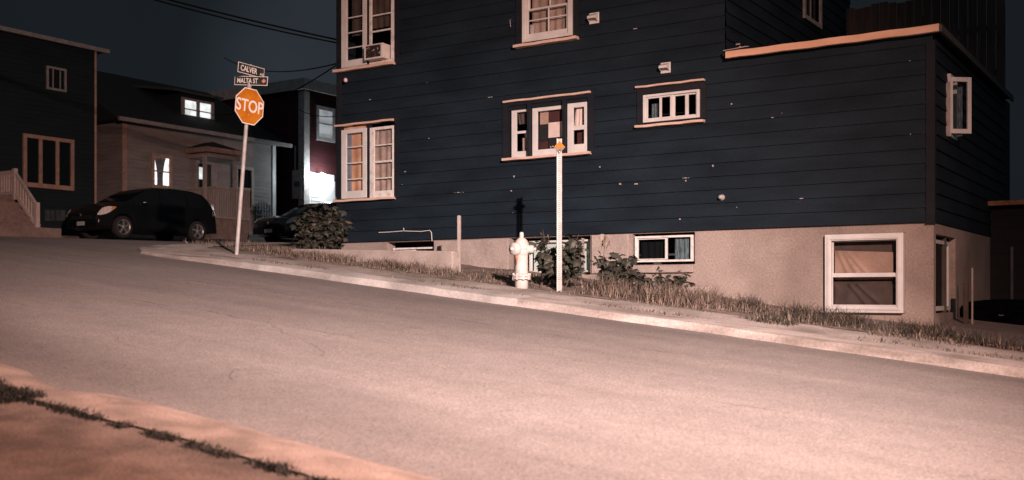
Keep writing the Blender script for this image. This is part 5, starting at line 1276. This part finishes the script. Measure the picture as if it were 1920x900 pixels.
# upright pieces leaning by the side wall
def onray(px, pyt, pyb, gy_, name, label, cat, hw, m, tilt=0):
    gx_, zt = wallpt(px, pyt, gy_); _, zb_ = wallpt(px, pyb, gy_)
    T = thing(name, label, cat, gx_, gy_, zb_); 
    MB().box(-hw, hw, -hw, hw, -.2, zt-zb_).build('shaft', m, T, bevel=.008); T.rotation_euler.y = tilt
onray(1823, 502, 622, .9, 'stake', 'tall thin pale stake standing by the side of the navy house', 'stake', .012, 'stucco_light', .0)
onray(1811, 531, 622, .8, 'short_post', 'short thick grey post beside the thin pale stake', 'post', .030, 'curtain_dark', .0)
# covered heap in the dark yard
gx_, z_ = wallpt(1885, 560, 1.8)
HP = thing('covered_grill', 'black covered barbecue in the dark yard at far right', 'barbecue', gx_, 1.8, hg(gx_, 1.8))
HP.scale = (1, 1, .5)
mb = MB(); vs = []
for j, (sx_, zz) in enumerate(((.55, 0), (.56, .5), (.55, .78), (.46, .92), (.25, .98), (.01, 1.0))):
    for k in range(24): t = 2*PI*k/24; f_ = 1+.03*math.sin(k*3.3+j); vs.append((sx_*f_*math.copysign(abs(math.cos(t))**.6, math.cos(t)), .6*sx_*f_*math.copysign(abs(math.sin(t))**.6, math.sin(t)), zz))
mb.add(vs, [(j*24+k, j*24+(k+1) % 24, (j+1)*24+(k+1) % 24, (j+1)*24+k) for j in range(5) for k in range(24)], True); mb.build('cover', 'black_cover', HP)
MB().box(-.03, .03, -.36, -.33, .55, .58).build('buckle', 'chrome', HP)

# ------------------------------------------------------------------ overhead wires
def wire(p, q, sag, name, label, rr=.012):
    a, b = Vector(p), Vector(q); o_ = thing(name, label, 'cable', world=tuple(a)); o_.rotation_euler = (0, 0, 0)
    pts = []
    for i in range(17): t = i/16; v_ = a.lerp(b, t)-a; v_.z -= sag*4*t*(1-t); pts.append(v_)
    MB().tube(pts, rr, 6).build('cable', 'wire_black', o_)
def WP(px, py, D): return ((px-960)/2000*D, D, (550-py)/2000*D)
wire(WP(-300, -190, 17), WP(640, 76, 20), .15, 'power_cable', 'thick twisted power cable crossing the sky at the top, upper strand', .016)
wire(WP(-300, -200, 17), WP(640, 82, 20), .22, 'power_cable', 'thick twisted power cable crossing the sky at the top, lower strand', .014)
wire(WP(420, 108, 36), WP(636, 118, 20), .3, 'service_wire', 'thin nearly level wire above the red house roof', .012)
wire(WP(395, 215, 36), WP(634, 120, 20), .3, 'service_wire', 'thin wire running down left from the navy house corner', .012)
wire(WP(548, 198, 37), WP(690, 206, 22), .25, 'service_wire', 'pale wire crossing the upper window of the red house', .012)
print('objects', len(bpy.data.objects))
